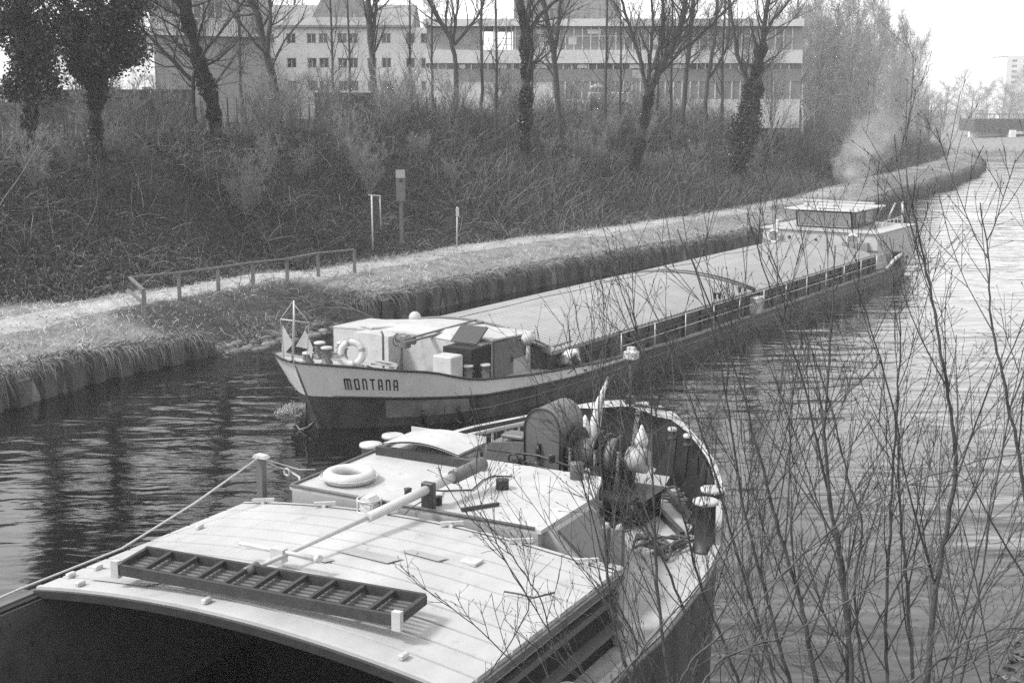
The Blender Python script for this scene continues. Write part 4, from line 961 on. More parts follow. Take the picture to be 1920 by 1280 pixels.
for pa, pb in ((862, 873), (930, 950), (1004, 1026), (1082, 1100), (1180, 1200), (1260, 1285)):
    build('window', MB().box(px2x(pa, Y3), px2x(pb, Y3), Y3 - .08, Y3 + .05, py2z(128, Y3), py2z(121, Y3)), m_bl, b3)
for pa, pb in ((1004, 1026), (1100, 1125), (1180, 1196)): build('window', MB().box(px2x(pa, Y3), px2x(pb, Y3), Y3 - .08, Y3 + .05, py2z(64, Y3), py2z(56, Y3)), m_bl, b3)
mb = MB()
for k in range(44): x = px2x(806 + 15.6 * k, Y3); mb.box(x - .05, x + .05, Y3 - .06, Y3, py2z(130, Y3), py2z(119, Y3)); 
for k in range(34): x = px2x(966 + 15.6 * k, Y3); mb.box(x - .05, x + .05, Y3 - .06, Y3, py2z(94, Y3), py2z(50, Y3)); mb.box(x - .05, x + .05, Y3 - .06, Y3, py2z(186, Y3), py2z(153, Y3)) if x > px2x(1040, Y3) else None
mb.box(px2x(962, Y3), px2x(1490, Y3), Y3 - .05, Y3, py2z(69, Y3), py2z(67.5, Y3)); build('window_bars', mb, m_bl, b3)
for k, pa in enumerate((870, 1010, 1065, 1130, 1215, 1290, 1350, 1420)): build('blind', MB().box(px2x(pa, Y3), px2x(pa + 15, Y3), Y3 - .03, Y3 - .005, py2z(92 if k % 2 else 84, Y3), py2z(70, Y3)), m_bw if k % 3 else m_bg, b3)
Y4 = 150.0
b4 = thing('tower_block', (px2x(1060, Y4), Y4, 6), WORLD, 'grey tower rising behind the flat roof of the glass-banded building', 'building')
build('wall', MB().box(px2x(964, Y4), px2x(1160, Y4), Y4, Y4 + 15, 5, py2z(-30, Y4)), m_bg, b4)
mb = MB()
for k in range(10): mb.box(px2x(970 + 20 * k, Y4), px2x(982 + 20 * k, Y4), Y4 - .05, Y4 + .1, py2z(34, Y4), py2z(6, Y4))
build('window_row', mb, m_bd, b4)
for px_, lb in ((616, 'street lamp with a pale saucer head in front of the cream building'), (1119, 'street lamp with a pale saucer head in front of the glass-banded building')):
    Y = 100.0; x = px2x(px_, Y); z = py2z(161 if px_ < 700 else 166, Y)
    t_ = thing('street_lamp', (x, Y, 6.5), WORLD, lb, 'lamp', 'street lamps by the buildings')
    build('pole', MB().tube([(x, Y, 6), (x, Y, z)], .06, 7), m_mid, t_); build('lamp_head', MB().lathe((x, Y, z), [(.1, 0), (.55, .05), (.5, .16), (.25, .3), (.05, .34)], 16), m_white, t_)
Y = 106.0; x = px2x(1194, Y)
t_ = thing('notice_board', (x, Y, 6.5), WORLD, 'small bright white board among the trees before the glass-banded building', 'board')
build('board', MB().box(x - .4, x + .4, Y, Y + .06, py2z(147, Y), py2z(132, Y)), m_white, t_); build('post', MB().tube([(x, Y + .1, 6), (x, Y + .1, py2z(133, Y))], .05, 6), m_mid, t_)
Y = 98.0
t_ = thing('delivery_trailer', (px2x(1145, Y), Y, 6.6), WORLD, 'pale low box trailer parked between the trees before the glass-banded building', 'trailer')
build('box', MB().box(px2x(1105, Y), px2x(1180, Y), Y, Y + 2.2, py2z(193, Y), py2z(173, Y), .05), m_bl, t_); build('chassis', MB().box(px2x(1108, Y), px2x(1178, Y), Y + .1, Y + 2.1, py2z(207, Y), py2z(194, Y)), m_dk, t_)
for px_ in (1120, 1165):
    x = px2x(px_, Y); build('wheel', MB().tube([(x, Y, py2z(210, Y)), (x, Y + .3, py2z(210, Y))], .4, 16), m_black, t_)
# far apartment block, bridge and abutment at the canal bend
Y5 = 420.0
b5 = thing('apartment_block', (px2x(1905, Y5), Y5, 0), WORLD, 'pale hazy high-rise far away at the right edge', 'building')
x0 = px2x(1884, Y5); x1 = px2x(1990, Y5)
wins = [(1.5 + 3.6 * i, 3.2 + 3.6 * i, py2z(112 + 10 * j + 5, Y5), py2z(112 + 10 * j, Y5)) for i in range(5) for j in range(5)]
wall_with_windows(b5, (x0, Y5), (x1, Y5), 1, py2z(105, Y5), .3, wins, m_bl, m_bd); build('roof', MB().box(x0 - .3, x1, Y5 + .01, Y5 + 14, py2z(105, Y5), py2z(104, Y5)), m_bl, b5); build('side_wall', MB().box(x0, x1, Y5 + .3, Y5 + 14, 1, py2z(105.5, Y5)), m_bl, b5)
Y6 = 262.0
b6 = thing('road_bridge', (px2x(1900, Y6), Y6, 3), WORLD, 'low dark road bridge in the distance at the canal bend', 'bridge')
build('girder', MB().box(px2x(1830, Y6), px2x(2100, Y6), Y6, Y6 + 9, py2z(246, Y6), py2z(223, Y6)), m_coam, b6)
mb = MB(); mb.box(px2x(1830, Y6), px2x(2100, Y6), Y6 - .1, Y6, py2z(215, Y6), py2z(213.5, Y6))
for k in range(30): x = px2x(1830 + k * 9, Y6); mb.box(x, x + .08, Y6 - .1, Y6, py2z(223, Y6), py2z(214, Y6))
build('parapet', mb, m_mid, b6); build('abutment', MB().box(px2x(1896, Y6), px2x(1906, Y6), Y6 - 1, Y6 + 9, 0, py2z(244, Y6)), m_bl, b6)
build('retaining_wall', MB().box(px2x(1822, Y6 + 3), px2x(1896, Y6 + 3), Y6 + 3, Y6 + 4, 0, py2z(246, Y6 + 3)), m_bl, b6)

# ------------------------------------------------------------------ bank furniture
def rail_fence():
    P_ = [(272, 598), (337, 562), (410, 552), (475, 541), (539, 532), (597, 520), (665, 512)]
    G_ = [hit(*p) for p in P_]
    t_ = thing('wooden_railing', G_[0], WORLD, 'low wooden railing with a broken near end along the notch in the bank', 'railing')
    tops = []
    for k, g_ in enumerate(G_):
        h = .95; build('post', MB().box(g_[0] - .06, g_[0] + .06, g_[1] - .06, g_[1] + .06, g_[2] - .4, g_[2] + h), m_wood, t_); tops.append(Vector((g_[0], g_[1], g_[2] + h + .04)))
    far = hit(262, 574); tp = Vector((far[0] - .3, far[1], far[2] + 1.0))
    mb = MB(); r = [tp] + tops[1:]
    for a, b in zip(r[:-1], r[1:]): mb.bar(a, b, .09, .06)
    build('top_rail', mb, m_wood, t_)
    build('end_rail', MB().bar(tp, tops[0], .12, .06).bar(tp - Vector((.1, 0, .45)), tops[0] - Vector((0, 0, .45)), .12, .05), m_wood, t_)
rail_fence()
g_ = hit(699, 470); t_ = thing('information_board', g_, WORLD, 'dark board framed by two pale posts at the foot of the ivy slope', 'sign')
s_ = 50.0 / F * 1.0
def pxm(px, dist): return px / F * dist
D_ = math.hypot(g_[0], g_[1])
build('post', MB().tube([(g_[0], g_[1], g_[2] - .3), (g_[0], g_[1], g_[2] + pxm(103, D_))], .045, 7), m_steel, t_)
build('post', MB().tube([(g_[0] + pxm(14, D_), g_[1] + .3, g_[2] + pxm(38, D_)), (g_[0] + pxm(14, D_), g_[1] + .3, g_[2] + pxm(100, D_))], .035, 7), m_steel, t_)
build('top_bar', MB().bar((g_[0] - pxm(6, D_), g_[1], g_[2] + pxm(104, D_)), (g_[0] + pxm(15, D_), g_[1] + .3, g_[2] + pxm(101, D_)), .06, .05), m_steel, t_)
build('board', MB().box(g_[0] - pxm(6, D_), g_[0] + pxm(13, D_), g_[1] + .1, g_[1] + .16, g_[2] + pxm(40, D_), g_[2] + pxm(99, D_)), m_dk, t_)
g_ = hit(753, 462); D_ = math.hypot(g_[0], g_[1]); t_ = thing('waterway_sign', g_, WORLD, 'tall grey weathered sign board on a post, right of the dark framed board', 'sign')
build('post', MB().box(g_[0] - .09, g_[0] + .09, g_[1], g_[1] + .1, g_[2] - .3, g_[2] + pxm(138, D_)), m_mid, t_)
build('board', MB().box(g_[0] - pxm(8.5, D_), g_[0] + pxm(8.5, D_), g_[1] - .06, g_[1] - .01, g_[2] + pxm(83, D_), g_[2] + pxm(141, D_)), m_mid, t_)
build('upper_plate', MB().box(g_[0] - pxm(8.5, D_), g_[0] + pxm(8.5, D_), g_[1] - .09, g_[1] - .065, g_[2] + pxm(126, D_), g_[2] + pxm(141, D_)), m_bg, t_)
build('symbol', MB().box(g_[0] - .06, g_[0] + .1, g_[1] - .07, g_[1] - .063, g_[2] + pxm(118, D_), g_[2] + pxm(124, D_)), m_black, t_)
g_ = hit(856, 466); D_ = math.hypot(g_[0], g_[1]); t_ = thing('marker_post', g_, WORLD, 'thin pale marker post with a small white plate beside the path', 'post')
build('pole', MB().tube([(g_[0], g_[1], g_[2] - .2), (g_[0] + .05, g_[1], g_[2] + pxm(78, D_))], .035, 7), m_steel, t_); build('plate', MB().box(g_[0] - .02, g_[0] + .14, g_[1] - .04, g_[1] - .01, g_[2] + pxm(60, D_), g_[2] + pxm(76, D_)), m_white, t_)
# boundary walls and wire fence at the top of the slope
def boundary(p0, p1, Y, ztop, mat, label, leaves=True):
    xa = px2x(p0, Y); xb = px2x(p1, Y); t_ = thing('boundary_wall', ((xa + xb) / 2, Y, 6), WORLD, label, 'wall')
    build('masonry', MB().box(xa, xb, Y, Y + .3, 5.5, ztop), mat, t_); return t_, xa, xb
bw_, wxa, wxb = boundary(-60, 362, 72.0, py2z(168, 72), m_hedge, 'dark ivy-topped wall behind the two ivy-grown trees at the left')
boundary(590, 705, 84.0, py2z(174, 84), m_hedge, 'low dark wall in front of the cream building')
boundary(858, 1010, 96.0, py2z(205, 96), m_bg, 'low grey wall below the white ground-floor wall')
ft = thing('wire_fence', (px2x(470, 78), 78, 6.8), WORLD, 'thin-posted wire fence along the top of the slope', 'fence')
mb = MB()
for k in range(30):
    x = px2x(375 + 17 * k, 78); build('fence_post', MB().box(x - .03, x + .03, 78, 78.06, 6, 8.9), m_dk, ft)
for z in np.linspace(7.2, 8.85, 9): mb.bar((px2x(375, 78), 78.03, z), (px2x(375 + 17 * 29, 78), 78.03, z), .012, .012)
build('wires', mb, m_mid, ft)
# ================================================================== vegetation
def nrm(a): return a / (np.linalg.norm(a, axis=-1, keepdims=True) + 1e-9)
def tubes(P, Rr, n=3):
    """P (N,k,3) polylines, Rr (N,k) radii -> verts, quads"""
    N_, K, _ = P.shape
    T = np.empty_like(P); T[:, 1:-1] = P[:, 2:] - P[:, :-2]; T[:, 0] = P[:, 1] - P[:, 0]; T[:, -1] = P[:, -1] - P[:, -2]; T = nrm(T)
    ref = np.where(np.abs(T[:, :1, 2:3]) > .9, np.array([[[1., .2, 0]]]), np.array([[[0, .1, 1.]]])) * np.ones_like(T)
    A = nrm(np.cross(T, ref)); B = np.cross(T, A)
    an = np.arange(n) * 2 * math.pi / n
    V = P[:, :, None] + (A[:, :, None] * np.cos(an)[None, None, :, None] + B[:, :, None] * np.sin(an)[None, None, :, None]) * Rr[:, :, None, None]
    base = (np.arange(N_) * K * n)[:, None, None]; i = (np.arange(K - 1) * n)[None, :, None]; j = np.arange(n)[None, None, :]; j2 = (j + 1) % n
    Q = np.stack([base + i + j, base + i + j2, base + i + n + j2, base + i + n + j], -1).reshape(-1, 4)
    return V.reshape(-1, 3), Q
def joinVQ(parts):
    Vs = []; Qs = []; o = 0
    for V, Q in parts: Vs.append(V); Qs.append(Q + o); o += len(V)
    return np.concatenate(Vs), np.concatenate(Qs)
def children(P, Rr, n, tr, length, ang, k=4, wander=.25, up=.12, rf=.5, rng_=None, taper=.3, lenfall=.5, rmin=.006, flat=None):
    """n children per parent polyline"""
    g_ = rng_; N_, K, _ = P.shape
    t = tr[0] + (tr[1] - tr[0]) * ((np.arange(n)[None] + g_.random((N_, n))) / n)
    f = t * (K - 1); i = np.clip(f.astype(int), 0, K - 2); f = f - i; ar = np.arange(N_)[:, None]
    S = P[ar, i] * (1 - f[..., None]) + P[ar, i + 1] * f[..., None]; D = nrm(P[ar, i + 1] - P[ar, i]); r = Rr[ar, i] * (1 - f) + Rr[ar, i + 1] * f
    S = S.reshape(-1, 3); D = D.reshape(-1, 3); r = r.reshape(-1); tt = t.reshape(-1)
    rv = nrm(g_.normal(size=D.shape)); pp = nrm(np.cross(D, rv)); a = ang * (1 + .3 * g_.normal(size=len(D)))
    d = nrm(D * np.cos(a)[:, None] + pp * np.sin(a)[:, None]); ln = length * (1 - lenfall * tt) * (.6 + .8 * g_.random(len(D)))
    out = [S]; p = S
    for _ in range(k):
        d = nrm(d + g_.normal(size=d.shape) * wander / math.sqrt(k) + np.array([0, 0, up])); p = p + d * (ln / k)[:, None]; out.append(p)
    C = np.stack(out, 1); rr = np.maximum(r * rf, rmin)[:, None] * np.linspace(1, taper, k + 1)[None]
    return C, np.maximum(rr, rmin * .7)
def smooth_path(pts, m=4, jit=0.0, g_=None):
    pts = np.array(pts, float); n = len(pts); t = np.linspace(0, n - 1, (n - 1) * m + 1)
    out = np.stack([np.interp(t, np.arange(n), pts[:, c]) for c in range(3)], 1)
    for _ in range(2): out[1:-1] = (out[:-2] + out[1:-1] * 2 + out[2:]) / 4
    if jit: out[1:-1] += g_.normal(size=out[1:-1].shape) * jit
    return out
def link(name, me, parent=None, M_=None):
    o = bpy.data.objects.new(name, me); col.objects.link(o)
    if parent: o.parent = parent
    if M_: o.matrix_world = M_
    return o
def leafVQ(C, size, g_, flat=0.0):
    """a diamond leaf at each centre"""
    N_ = len(C); n = nrm(g_.normal(size=(N_, 3)) + np.array([0, 0, flat])); a = nrm(np.cross(n, g_.normal(size=(N_, 3)))); b = np.cross(n, a); s = (size * (.6 + .8 * g_.random(N_)))[:, None]
    V = np.stack([C - a * s, C - b * s * .7 + n * s * .15, C + a * s, C + b * s * .7 + n * s * .15], 1).reshape(-1, 3)
    return V, np.arange(N_ * 4).reshape(-1, 4)
def tree_thing(base, paths, radii, label, seed, mats=(m_bark, m_twig), limbs=(9, 4.0, .75), lv2=(8, 1.9, .65), lv3=(6, .9, .65), lv4=None, start=.35, group=None, ivy=None, cat='tree', name='bare_tree', up=.12, rmin=.007):
    """paths: polylines in world coordinates, the first from the base; radii (r0, r1) each"""
    g_ = np.random.default_rng(seed); b0 = np.array(base)
    t_ = props(thing(name, base, WORLD, label, cat, group), None)
    tr = []; tw = []
    L1P = []; L1R = []
    for k, (pth, (ra, rb)) in enumerate(zip(paths, radii)):
        p = smooth_path(pth, 4, .03, g_) - b0
        if k == 0: p = np.vstack([p[:1] - [0, 0, .5], p])
        r = np.linspace(ra, rb, len(p)) * (1 + .06 * g_.normal(size=len(p)))
        if k == 0: r[:2] *= 1.25
        tr.append(tubes(p[None], r[None], 9))
        ln = np.linalg.norm(np.diff(p, axis=0), axis=1).sum()
        C, cr = children(p[None], r[None], max(3, int(limbs[0] * ln / 9)), (start if k == 0 else .15, .98), limbs[1], limbs[2], 6, .3, up, .42, g_, .25, .45, .012)
        L1P.append(C); L1R.append(cr)
    C = np.concatenate(L1P); cr = np.concatenate(L1R); tr.append(tubes(C, cr, 5))
    C2, r2 = children(C, cr, lv2[0], (.15, 1), lv2[1], lv2[2], 4, .3, up * .8, .36, g_, .35, .5, rmin)
    tw.append(tubes(C2, r2, 3)); C3, r3 = children(C2, r2, lv3[0], (.1, 1), lv3[1], lv3[2], 3, .3, up * .6, .5, g_, .4, .5, rmin * .8); tw.append(tubes(C3, r3, 3))
    if lv4: C4, r4 = children(C3, r3, lv4[0], (.1, 1), lv4[1], lv4[2], 2, .3, .05, .6, g_, .4, .5, rmin * .7); tw.append(tubes(C4, r4, 3))
    link('trunk', npmesh('trunk', *joinVQ(tr), mats[0], True), t_); link('crown', npmesh('crown', *joinVQ(tw), mats[1]), t_)
    if ivy: 
        parts = []
        for (pi, f0, f1, rad0, rad1, cnt, size) in ivy:
            p = smooth_path(paths[pi], 4) - b0; f = f0 + (f1 - f0) * g_.random(cnt); i = f * (len(p) - 1); ii = np.clip(i.astype(int), 0, len(p) - 2); fr = (i - ii)[:, None]
            c = p[ii] * (1 - fr) + p[ii + 1] * fr; q = (f - f0) / (f1 - f0)
            lump = 1 + .45 * np.sin(c[:, 2] * 3.1 + seed) * np.cos(c[:, 2] * 1.3)
            rad = (rad0 + (rad1 - rad0) * q) * lump * (.45 + .55 * g_.random(cnt) ** .5)
            c = c + nrm(g_.normal(size=(cnt, 3)) * [1, 1, .5]) * rad[:, None]
            if rad1 > .6:      # crown: leaves gathered in ragged clumps
                K_ = 75; fk = f0 + (f1 - f0) * g_.random(K_); ik = fk * (len(p) - 1); jk = np.clip(ik.astype(int), 0, len(p) - 2); kc = p[jk] + (p[jk + 1] - p[jk]) * (ik - jk)[:, None]
                qk = (fk - f0) / (f1 - f0); kc = kc + nrm(g_.normal(size=(K_, 3)) * [1, 1, .5]) * ((rad0 + (rad1 - rad0) * qk) * g_.uniform(.35, 1.15, K_))[:, None]
                w_ = g_.random(K_) + .25; ch_ = g_.choice(K_, cnt, p=w_ / w_.sum()); c = kc[ch_] + g_.normal(size=(cnt, 3)) * g_.uniform(.13, .34, K_)[ch_][:, None]
            parts.append(leafVQ(c, size, g_, .2))
        link('ivy', npmesh('ivy', *joinVQ(parts), m_ivy), t_)
    return t_
def tp(px, py, Y):
    """a point of the vertical plane y = Y seen at a photo pixel"""
    d = ray(px, py); k = Y / d[1]; return (d[0] * k, Y, CH + d[2] * k)
def pix_tree(path, label, seed, r=(.2, .1), forks=(), **kw):
    b = hit(*path[0]); Y = b[1]
    P_ = [b] + [tp(px, py, Y) for px, py in path[1:]]
    P_[0] = (b[0], b[1], b[2] - .1); top = np.array(P_[-1]); d = nrm(top - np.array(P_[-2])); P_.append(tuple(top + d * 4.5 + [0, 0, .5]))
    paths = [P_]; radii = [r]
    for f in forks:
        fp = [tp(px, py, Y + .3 * math.sin(seed + i)) for i, (px, py) in enumerate(f)]
        top = np.array(fp[-1]); d = nrm(top - np.array(fp[-2])); fp.append(tuple(top + d * 4 + [0, 0, .5])); paths.append(fp); radii.append((r[1] * .95, r[1] * .35))
    return tree_thing(b, paths, radii, label, seed, **kw)

S0_, S1_ = _cum[2], _cum[14]
G1 = 'bare trees along the top of the bank'
pix_tree([(48, 292), (60, 180), (50, 90), (45, 10)], 'leftmost tree, its trunk and crown buried in dark ivy', 1, (.26, .2), limbs=(9, 3, .9), ivy=[(0, .0, .3, .25, .4, 3500, .07), (0, .28, .9, 1.0, 1.5, 21000, .075)], name='ivy_grown_tree')
pix_tree([(182, 300), (178, 200), (190, 120), (210, 60), (215, 0)], 'second tree from the left, black ivy trunk and a broad ivy crown', 2, (.26, .18), forks=[[(180, 165), (150, 110), (130, 40)]], limbs=(9, 3, .9), ivy=[(0, .0, .36, .32, .35, 4500, .07), (0, .36, .95, 1.25, 1.7, 25000, .075), (1, .0, .8, .4, .8, 6000, .075)], name='ivy_grown_tree')
pix_tree([(408, 262), (398, 190), (372, 110), (352, 40), (345, 0)], 'leaning tree with an ivy-wrapped trunk beside a smooth pale stem', 3, (.24, .12), forks=[[(366, 230), (358, 160), (378, 100), (430, 40)], [(360, 150), (310, 100), (270, 60)]], limbs=(16, 4.2, .95), start=.25, ivy=[(0, .0, .8, .42, .25, 7000, .075)])
pix_tree([(525, 250), (518, 180), (500, 100), (484, 30), (470, 0)], 'slender forked tree right of the broad grey building face', 4, (.22, .14), forks=[[(500, 100), (506, 50), (506, 0)]], limbs=(14, 4, .9), start=.3)
pix_tree([(542, 215), (541, 150), (538, 100), (548, 40)], 'thin tree with a candelabra crown just right of the slender forked tree', 5, (.16, .1), forks=[[(541, 130), (520, 90), (512, 30)], [(541, 120), (560, 80), (566, 20)]], limbs=(14, 3.5, .8), start=.35)
pix_tree([(702, 236), (700, 150), (694, 60), (690, 0)], 'tall straight tree with two close tops in front of the cream building', 6, (.24, .16), forks=[[(697, 80), (704, 30), (706, 0)]], limbs=(9, 4, .7), start=.35)
pix_tree([(856, 232), (856, 130), (848, 75), (820, 30)], 'tree whose trunk opens into a wide fan of branches before the white ground-floor wall', 7, (.2, .13), forks=[[(850, 80), (856, 30), (860, 0)], [(852, 85), (890, 40), (905, 10)]], limbs=(15, 4, .7), start=.5)
pix_tree([(982, 318), (985, 230), (988, 130), (986, 50), (975, 0)], 'thick ivy-wrapped trunk in the middle of the row', 8, (.26, .17), forks=[[(988, 70), (1010, 30), (1040, 5)]], limbs=(9, 4, .8), ivy=[(0, .08, .72, .4, .3, 9000, .08)])
pix_tree([(1053, 275), (1045, 180), (1038, 90), (1018, 0)], 'straight bare tree, right-hand neighbour of the thick ivy-wrapped trunk', 9, (.2, .14), forks=[[(1040, 110), (1046, 40), (1050, 0)]], limbs=(10, 4, .7), start=.35)
pix_tree([(1078, 222), (1066, 150), (1054, 70), (1050, 0)], 'slightly leaning bare tree, third trunk of the middle group', 10, (.18, .12), limbs=(10, 3.5, .7), start=.35)
pix_tree([(1095, 216), (1098, 130), (1102, 60), (1116, 0)], 'bare tree leaning right at the right end of the middle group', 11, (.17, .12), limbs=(10, 3.5, .7), start=.3)
pix_tree([(1186, 326), (1206, 250), (1216, 180), (1240, 120), (1275, 60), (1285, 0)], 'leaning dark many-forked tree with ivy round its lower trunk', 12, (.27, .15), forks=[[(1214, 190), (1218, 120), (1225, 50), (1222, 0)], [(1215, 185), (1204, 120), (1180, 50), (1165, 0)], [(1216, 160), (1262, 110), (1310, 70)], [(1225, 130), (1245, 60), (1243, 0)]], limbs=(14, 4, .7), start=.4, ivy=[(0, .0, .5, .35, .2, 6000, .085)])
pix_tree([(1276, 246), (1284, 170), (1292, 80), (1300, 0)], 'straight tree just right of the many-forked dark one', 13, (.2, .15), limbs=(9, 4, .7), start=.35)
pix_tree([(1322, 238), (1326, 150), (1340, 80), (1345, 0)], 'tree between the straight trunk and the ivy column', 14, (.18, .12), forks=[[(1328, 150), (1370, 80), (1366, 0)]], limbs=(10, 4, .7), start=.3)
pix_tree([(1380, 346), (1392, 260), (1412, 170), (1426, 100), (1440, 0)], 'tree at the path with a bulging column of ivy on its leaning trunk', 15, (.24, .16), forks=[[(1424, 110), (1440, 50), (1480, 0)], [(1410, 180), (1380, 100), (1372, 30)]], limbs=(13, 4.2, .8), start=.35, ivy=[(0, .08, .32, .5, .9, 11000, .085), (0, .3, .62, .75, .35, 9000, .085)])
pix_tree([(1500, 240), (1500, 150), (1490, 60), (1496, 0)], 'first of the twiggy trees right of the ivy column', 16, (.16, .08), limbs=(14, 3.5, .7), mats=(m_bark, m_twigl), lv3=(8, .8, .7))
# fallen branches and roots at the notch
def branch_pile(px0, px1, py0, py1, n, seed, label, up, mat=m_twigl, L_=(1.0, 2.2), r_=.02):
    g_ = np.random.default_rng(seed); b = hit((px0 + px1) / 2, (py0 + py1) / 2); P_ = []
    for k in range(n):
        s = np.array(hit(g_.uniform(px0, px1), g_.uniform(py0, py1))); d = nrm(np.array([g_.uniform(-1, 1), g_.uniform(-1, .6), up * g_.uniform(.2, 1)])); l = g_.uniform(*L_); q = [s]
        for i in range(5): d = nrm(d + g_.normal(size=3) * .18 + [0, 0, -.12]); q.append(q[-1] + d * l / 5)
        P_.append(q)
    P_ = np.array(P_) - np.array(b); R__ = np.linspace(r_, r_ * .4, 6)[None] * g_.uniform(.5, 1.4, (n, 1))
    C, cr = children(P_, R__, 4, (.2, 1), .6, .7, 3, .3, 0, .5, g_, .4, .4, .006)
    t_ = thing('fallen_branches', b, WORLD, label, 'branches'); link('branches', npmesh('branches', *joinVQ([tubes(P_, R__, 5), tubes(C, cr, 3)]), mat), t_)
branch_pile(440, 690, 545, 625, 110, 21, 'tangle of fallen bare branches hanging over the notch in the bank', .6, r_=.017)
branch_pile(410, 500, 610, 650, 14, 22, 'loose pale sticks sloping into the water left of the notch', .2)
branch_pile(280, 400, 190, 280, 8, 23, 'pale curved dead branches on the slope below the leaning tree', .8, L_=(1.5, 3), r_=.03)
branch_pile(440, 640, 285, 310, 10, 24, 'pale fallen boughs lying across the top of the slope', .15, L_=(1.5, 3), r_=.03)

# far stand beyond the wheelhouse: individual trees, four models copied
G2 = 'twiggy trees of the far stand over the bend'
protos = []
for k in range(5):
    g_ = np.random.default_rng(100 + k); h = (11.5, 13, 9.5, 12, 7)[k]
    lean = np.array([g_.uniform(-.06, .1), 0, 1.0]); pth = [np.array([0, 0, 0.]), lean * h * .3 + [g_.uniform(-.3, .3), 0, 0], lean * h * .65, lean * h]
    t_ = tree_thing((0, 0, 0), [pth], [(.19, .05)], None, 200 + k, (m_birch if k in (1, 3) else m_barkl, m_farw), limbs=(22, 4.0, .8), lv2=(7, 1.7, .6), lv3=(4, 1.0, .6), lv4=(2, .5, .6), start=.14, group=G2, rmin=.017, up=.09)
    protos.append(t_)
def copy_tree(o):
    c_ = o.copy(); col.objects.link(c_)
    for ch in o.children: d_ = ch.copy(); col.objects.link(d_); d_.parent = c_
    return c_
g_ = np.random.default_rng(5); used = set(); kinds = ['dense fine-twigged bare tree in the far stand where the canal bends', 'pale-trunked birch in the far stand where the canal bends', 'lower bushy bare tree in the far stand where the canal bends', 'tall pale birch in the far stand where the canal bends', 'short bare tree near the water in the far stand where the canal bends']
s_end = _cum[-3]; cntt = 0
for s in np.arange(_cum[12] - 6, s_end - 3, 3.3):
    for rowd in ((8.0, 17.0, 27.0) if cntt % 2 else (11.0, 22.0)):
        p, n_, tt_ = bank_pt(s + g_.uniform(-2, 2), rowd + g_.uniform(-2.5, 2.5)); k = int(g_.integers(0, 5)) if rowd > 9 else (4 if g_.random() < .6 else 2)
        rt_ = p[0] / p[1]
        if rt_ < .19 or (rowd > 12 and rt_ < .21) or (rt_ < .27 and k in (0, 3) and g_.random() < .5): continue
        o = protos[k] if k not in used else copy_tree(protos[k]); used.add(k)
        o.location = (p[0], p[1], hz(*p) - .1); sc_ = g_.uniform(.85, 1.3) * (1.12 if rowd > 9 else .85) * (1 - .38 * max(0, (s - s_end + 45) / 45)); o.scale = (sc_ * .85, sc_ * .85, sc_ * 1.12); o.rotation_euler = (0, 0, g_.uniform(0, 6.28)); o['label'] = kinds[k]; o['group'] = (G2 + ', ' + kinds[k].split(' in the')[0]); o['category'] = 'tree'
    cntt += 1
# second row of trees behind the first, before the buildings
G3 = 'thin bare trees behind the front row'
sparse = tree_thing((0, 0, 0), [[np.array([0, 0, 0.]), np.array([.2, 0, 4.]), np.array([.1, 0, 9.])]], [(.11, .05)], None, 260, limbs=(12, 3, .6), lv2=(5, 1.4, .6), lv3=(4, .7, .6), start=.3, rmin=.007)
g_ = np.random.default_rng(8)
for k, px in enumerate((90, 455, 620, 655, 770, 815, 900, 930, 1000, 1140, 1160, 1235, 1255, 1355, 1400, 1450, 1470, 1530, 1550, 1580)):
    o = sparse if k == 0 else copy_tree(sparse); Y = g_.uniform(76, 92); Y = next(q for q in np.arange(Y, 160, 1.0) if sdist(np.array([[px2x(px, q), q]]), LAND1)[0] > 13); x = px2x(px, Y); o.location = (x, Y, hz(x, Y) - .1); s_ = g_.uniform(.85, 1.35); o.scale = (s_, s_, s_); o.rotation_euler = (0, 0, g_.uniform(0, 6.28))
    o['label'] = 'thin bare tree standing behind the front row, before the buildings'; o['group'] = G3; o['category'] = 'tree'
g_ = np.random.default_rng(66)
for k, (px, Y) in enumerate(((1478, 112), (1508, 104), (1530, 118), (1555, 108), (1580, 122), (1602, 114), (1625, 128), (1450, 122))):
    o = copy_tree(protos[(2, 1, 0, 3)[k % 4]]); x = px2x(px, Y); Y = next(q for q in np.arange(Y, 190, 1.0) if sdist(np.array([[px2x(px, q), q]]), LAND1)[0] > 12); x = px2x(px, Y); kk = (2, 1, 0, 3)[k % 4]
    o.location = (x, Y, hz(x, Y)); s_ = g_.uniform(.8, 1.1); o.scale = (s_, s_, s_ * 1.05); o.rotation_euler = (0, 0, g_.uniform(0, 6.28)); o['label'] = kinds[kk]; o['group'] = (G2 + ', ' + kinds[kk].split(' in the')[0]); o['category'] = 'tree'
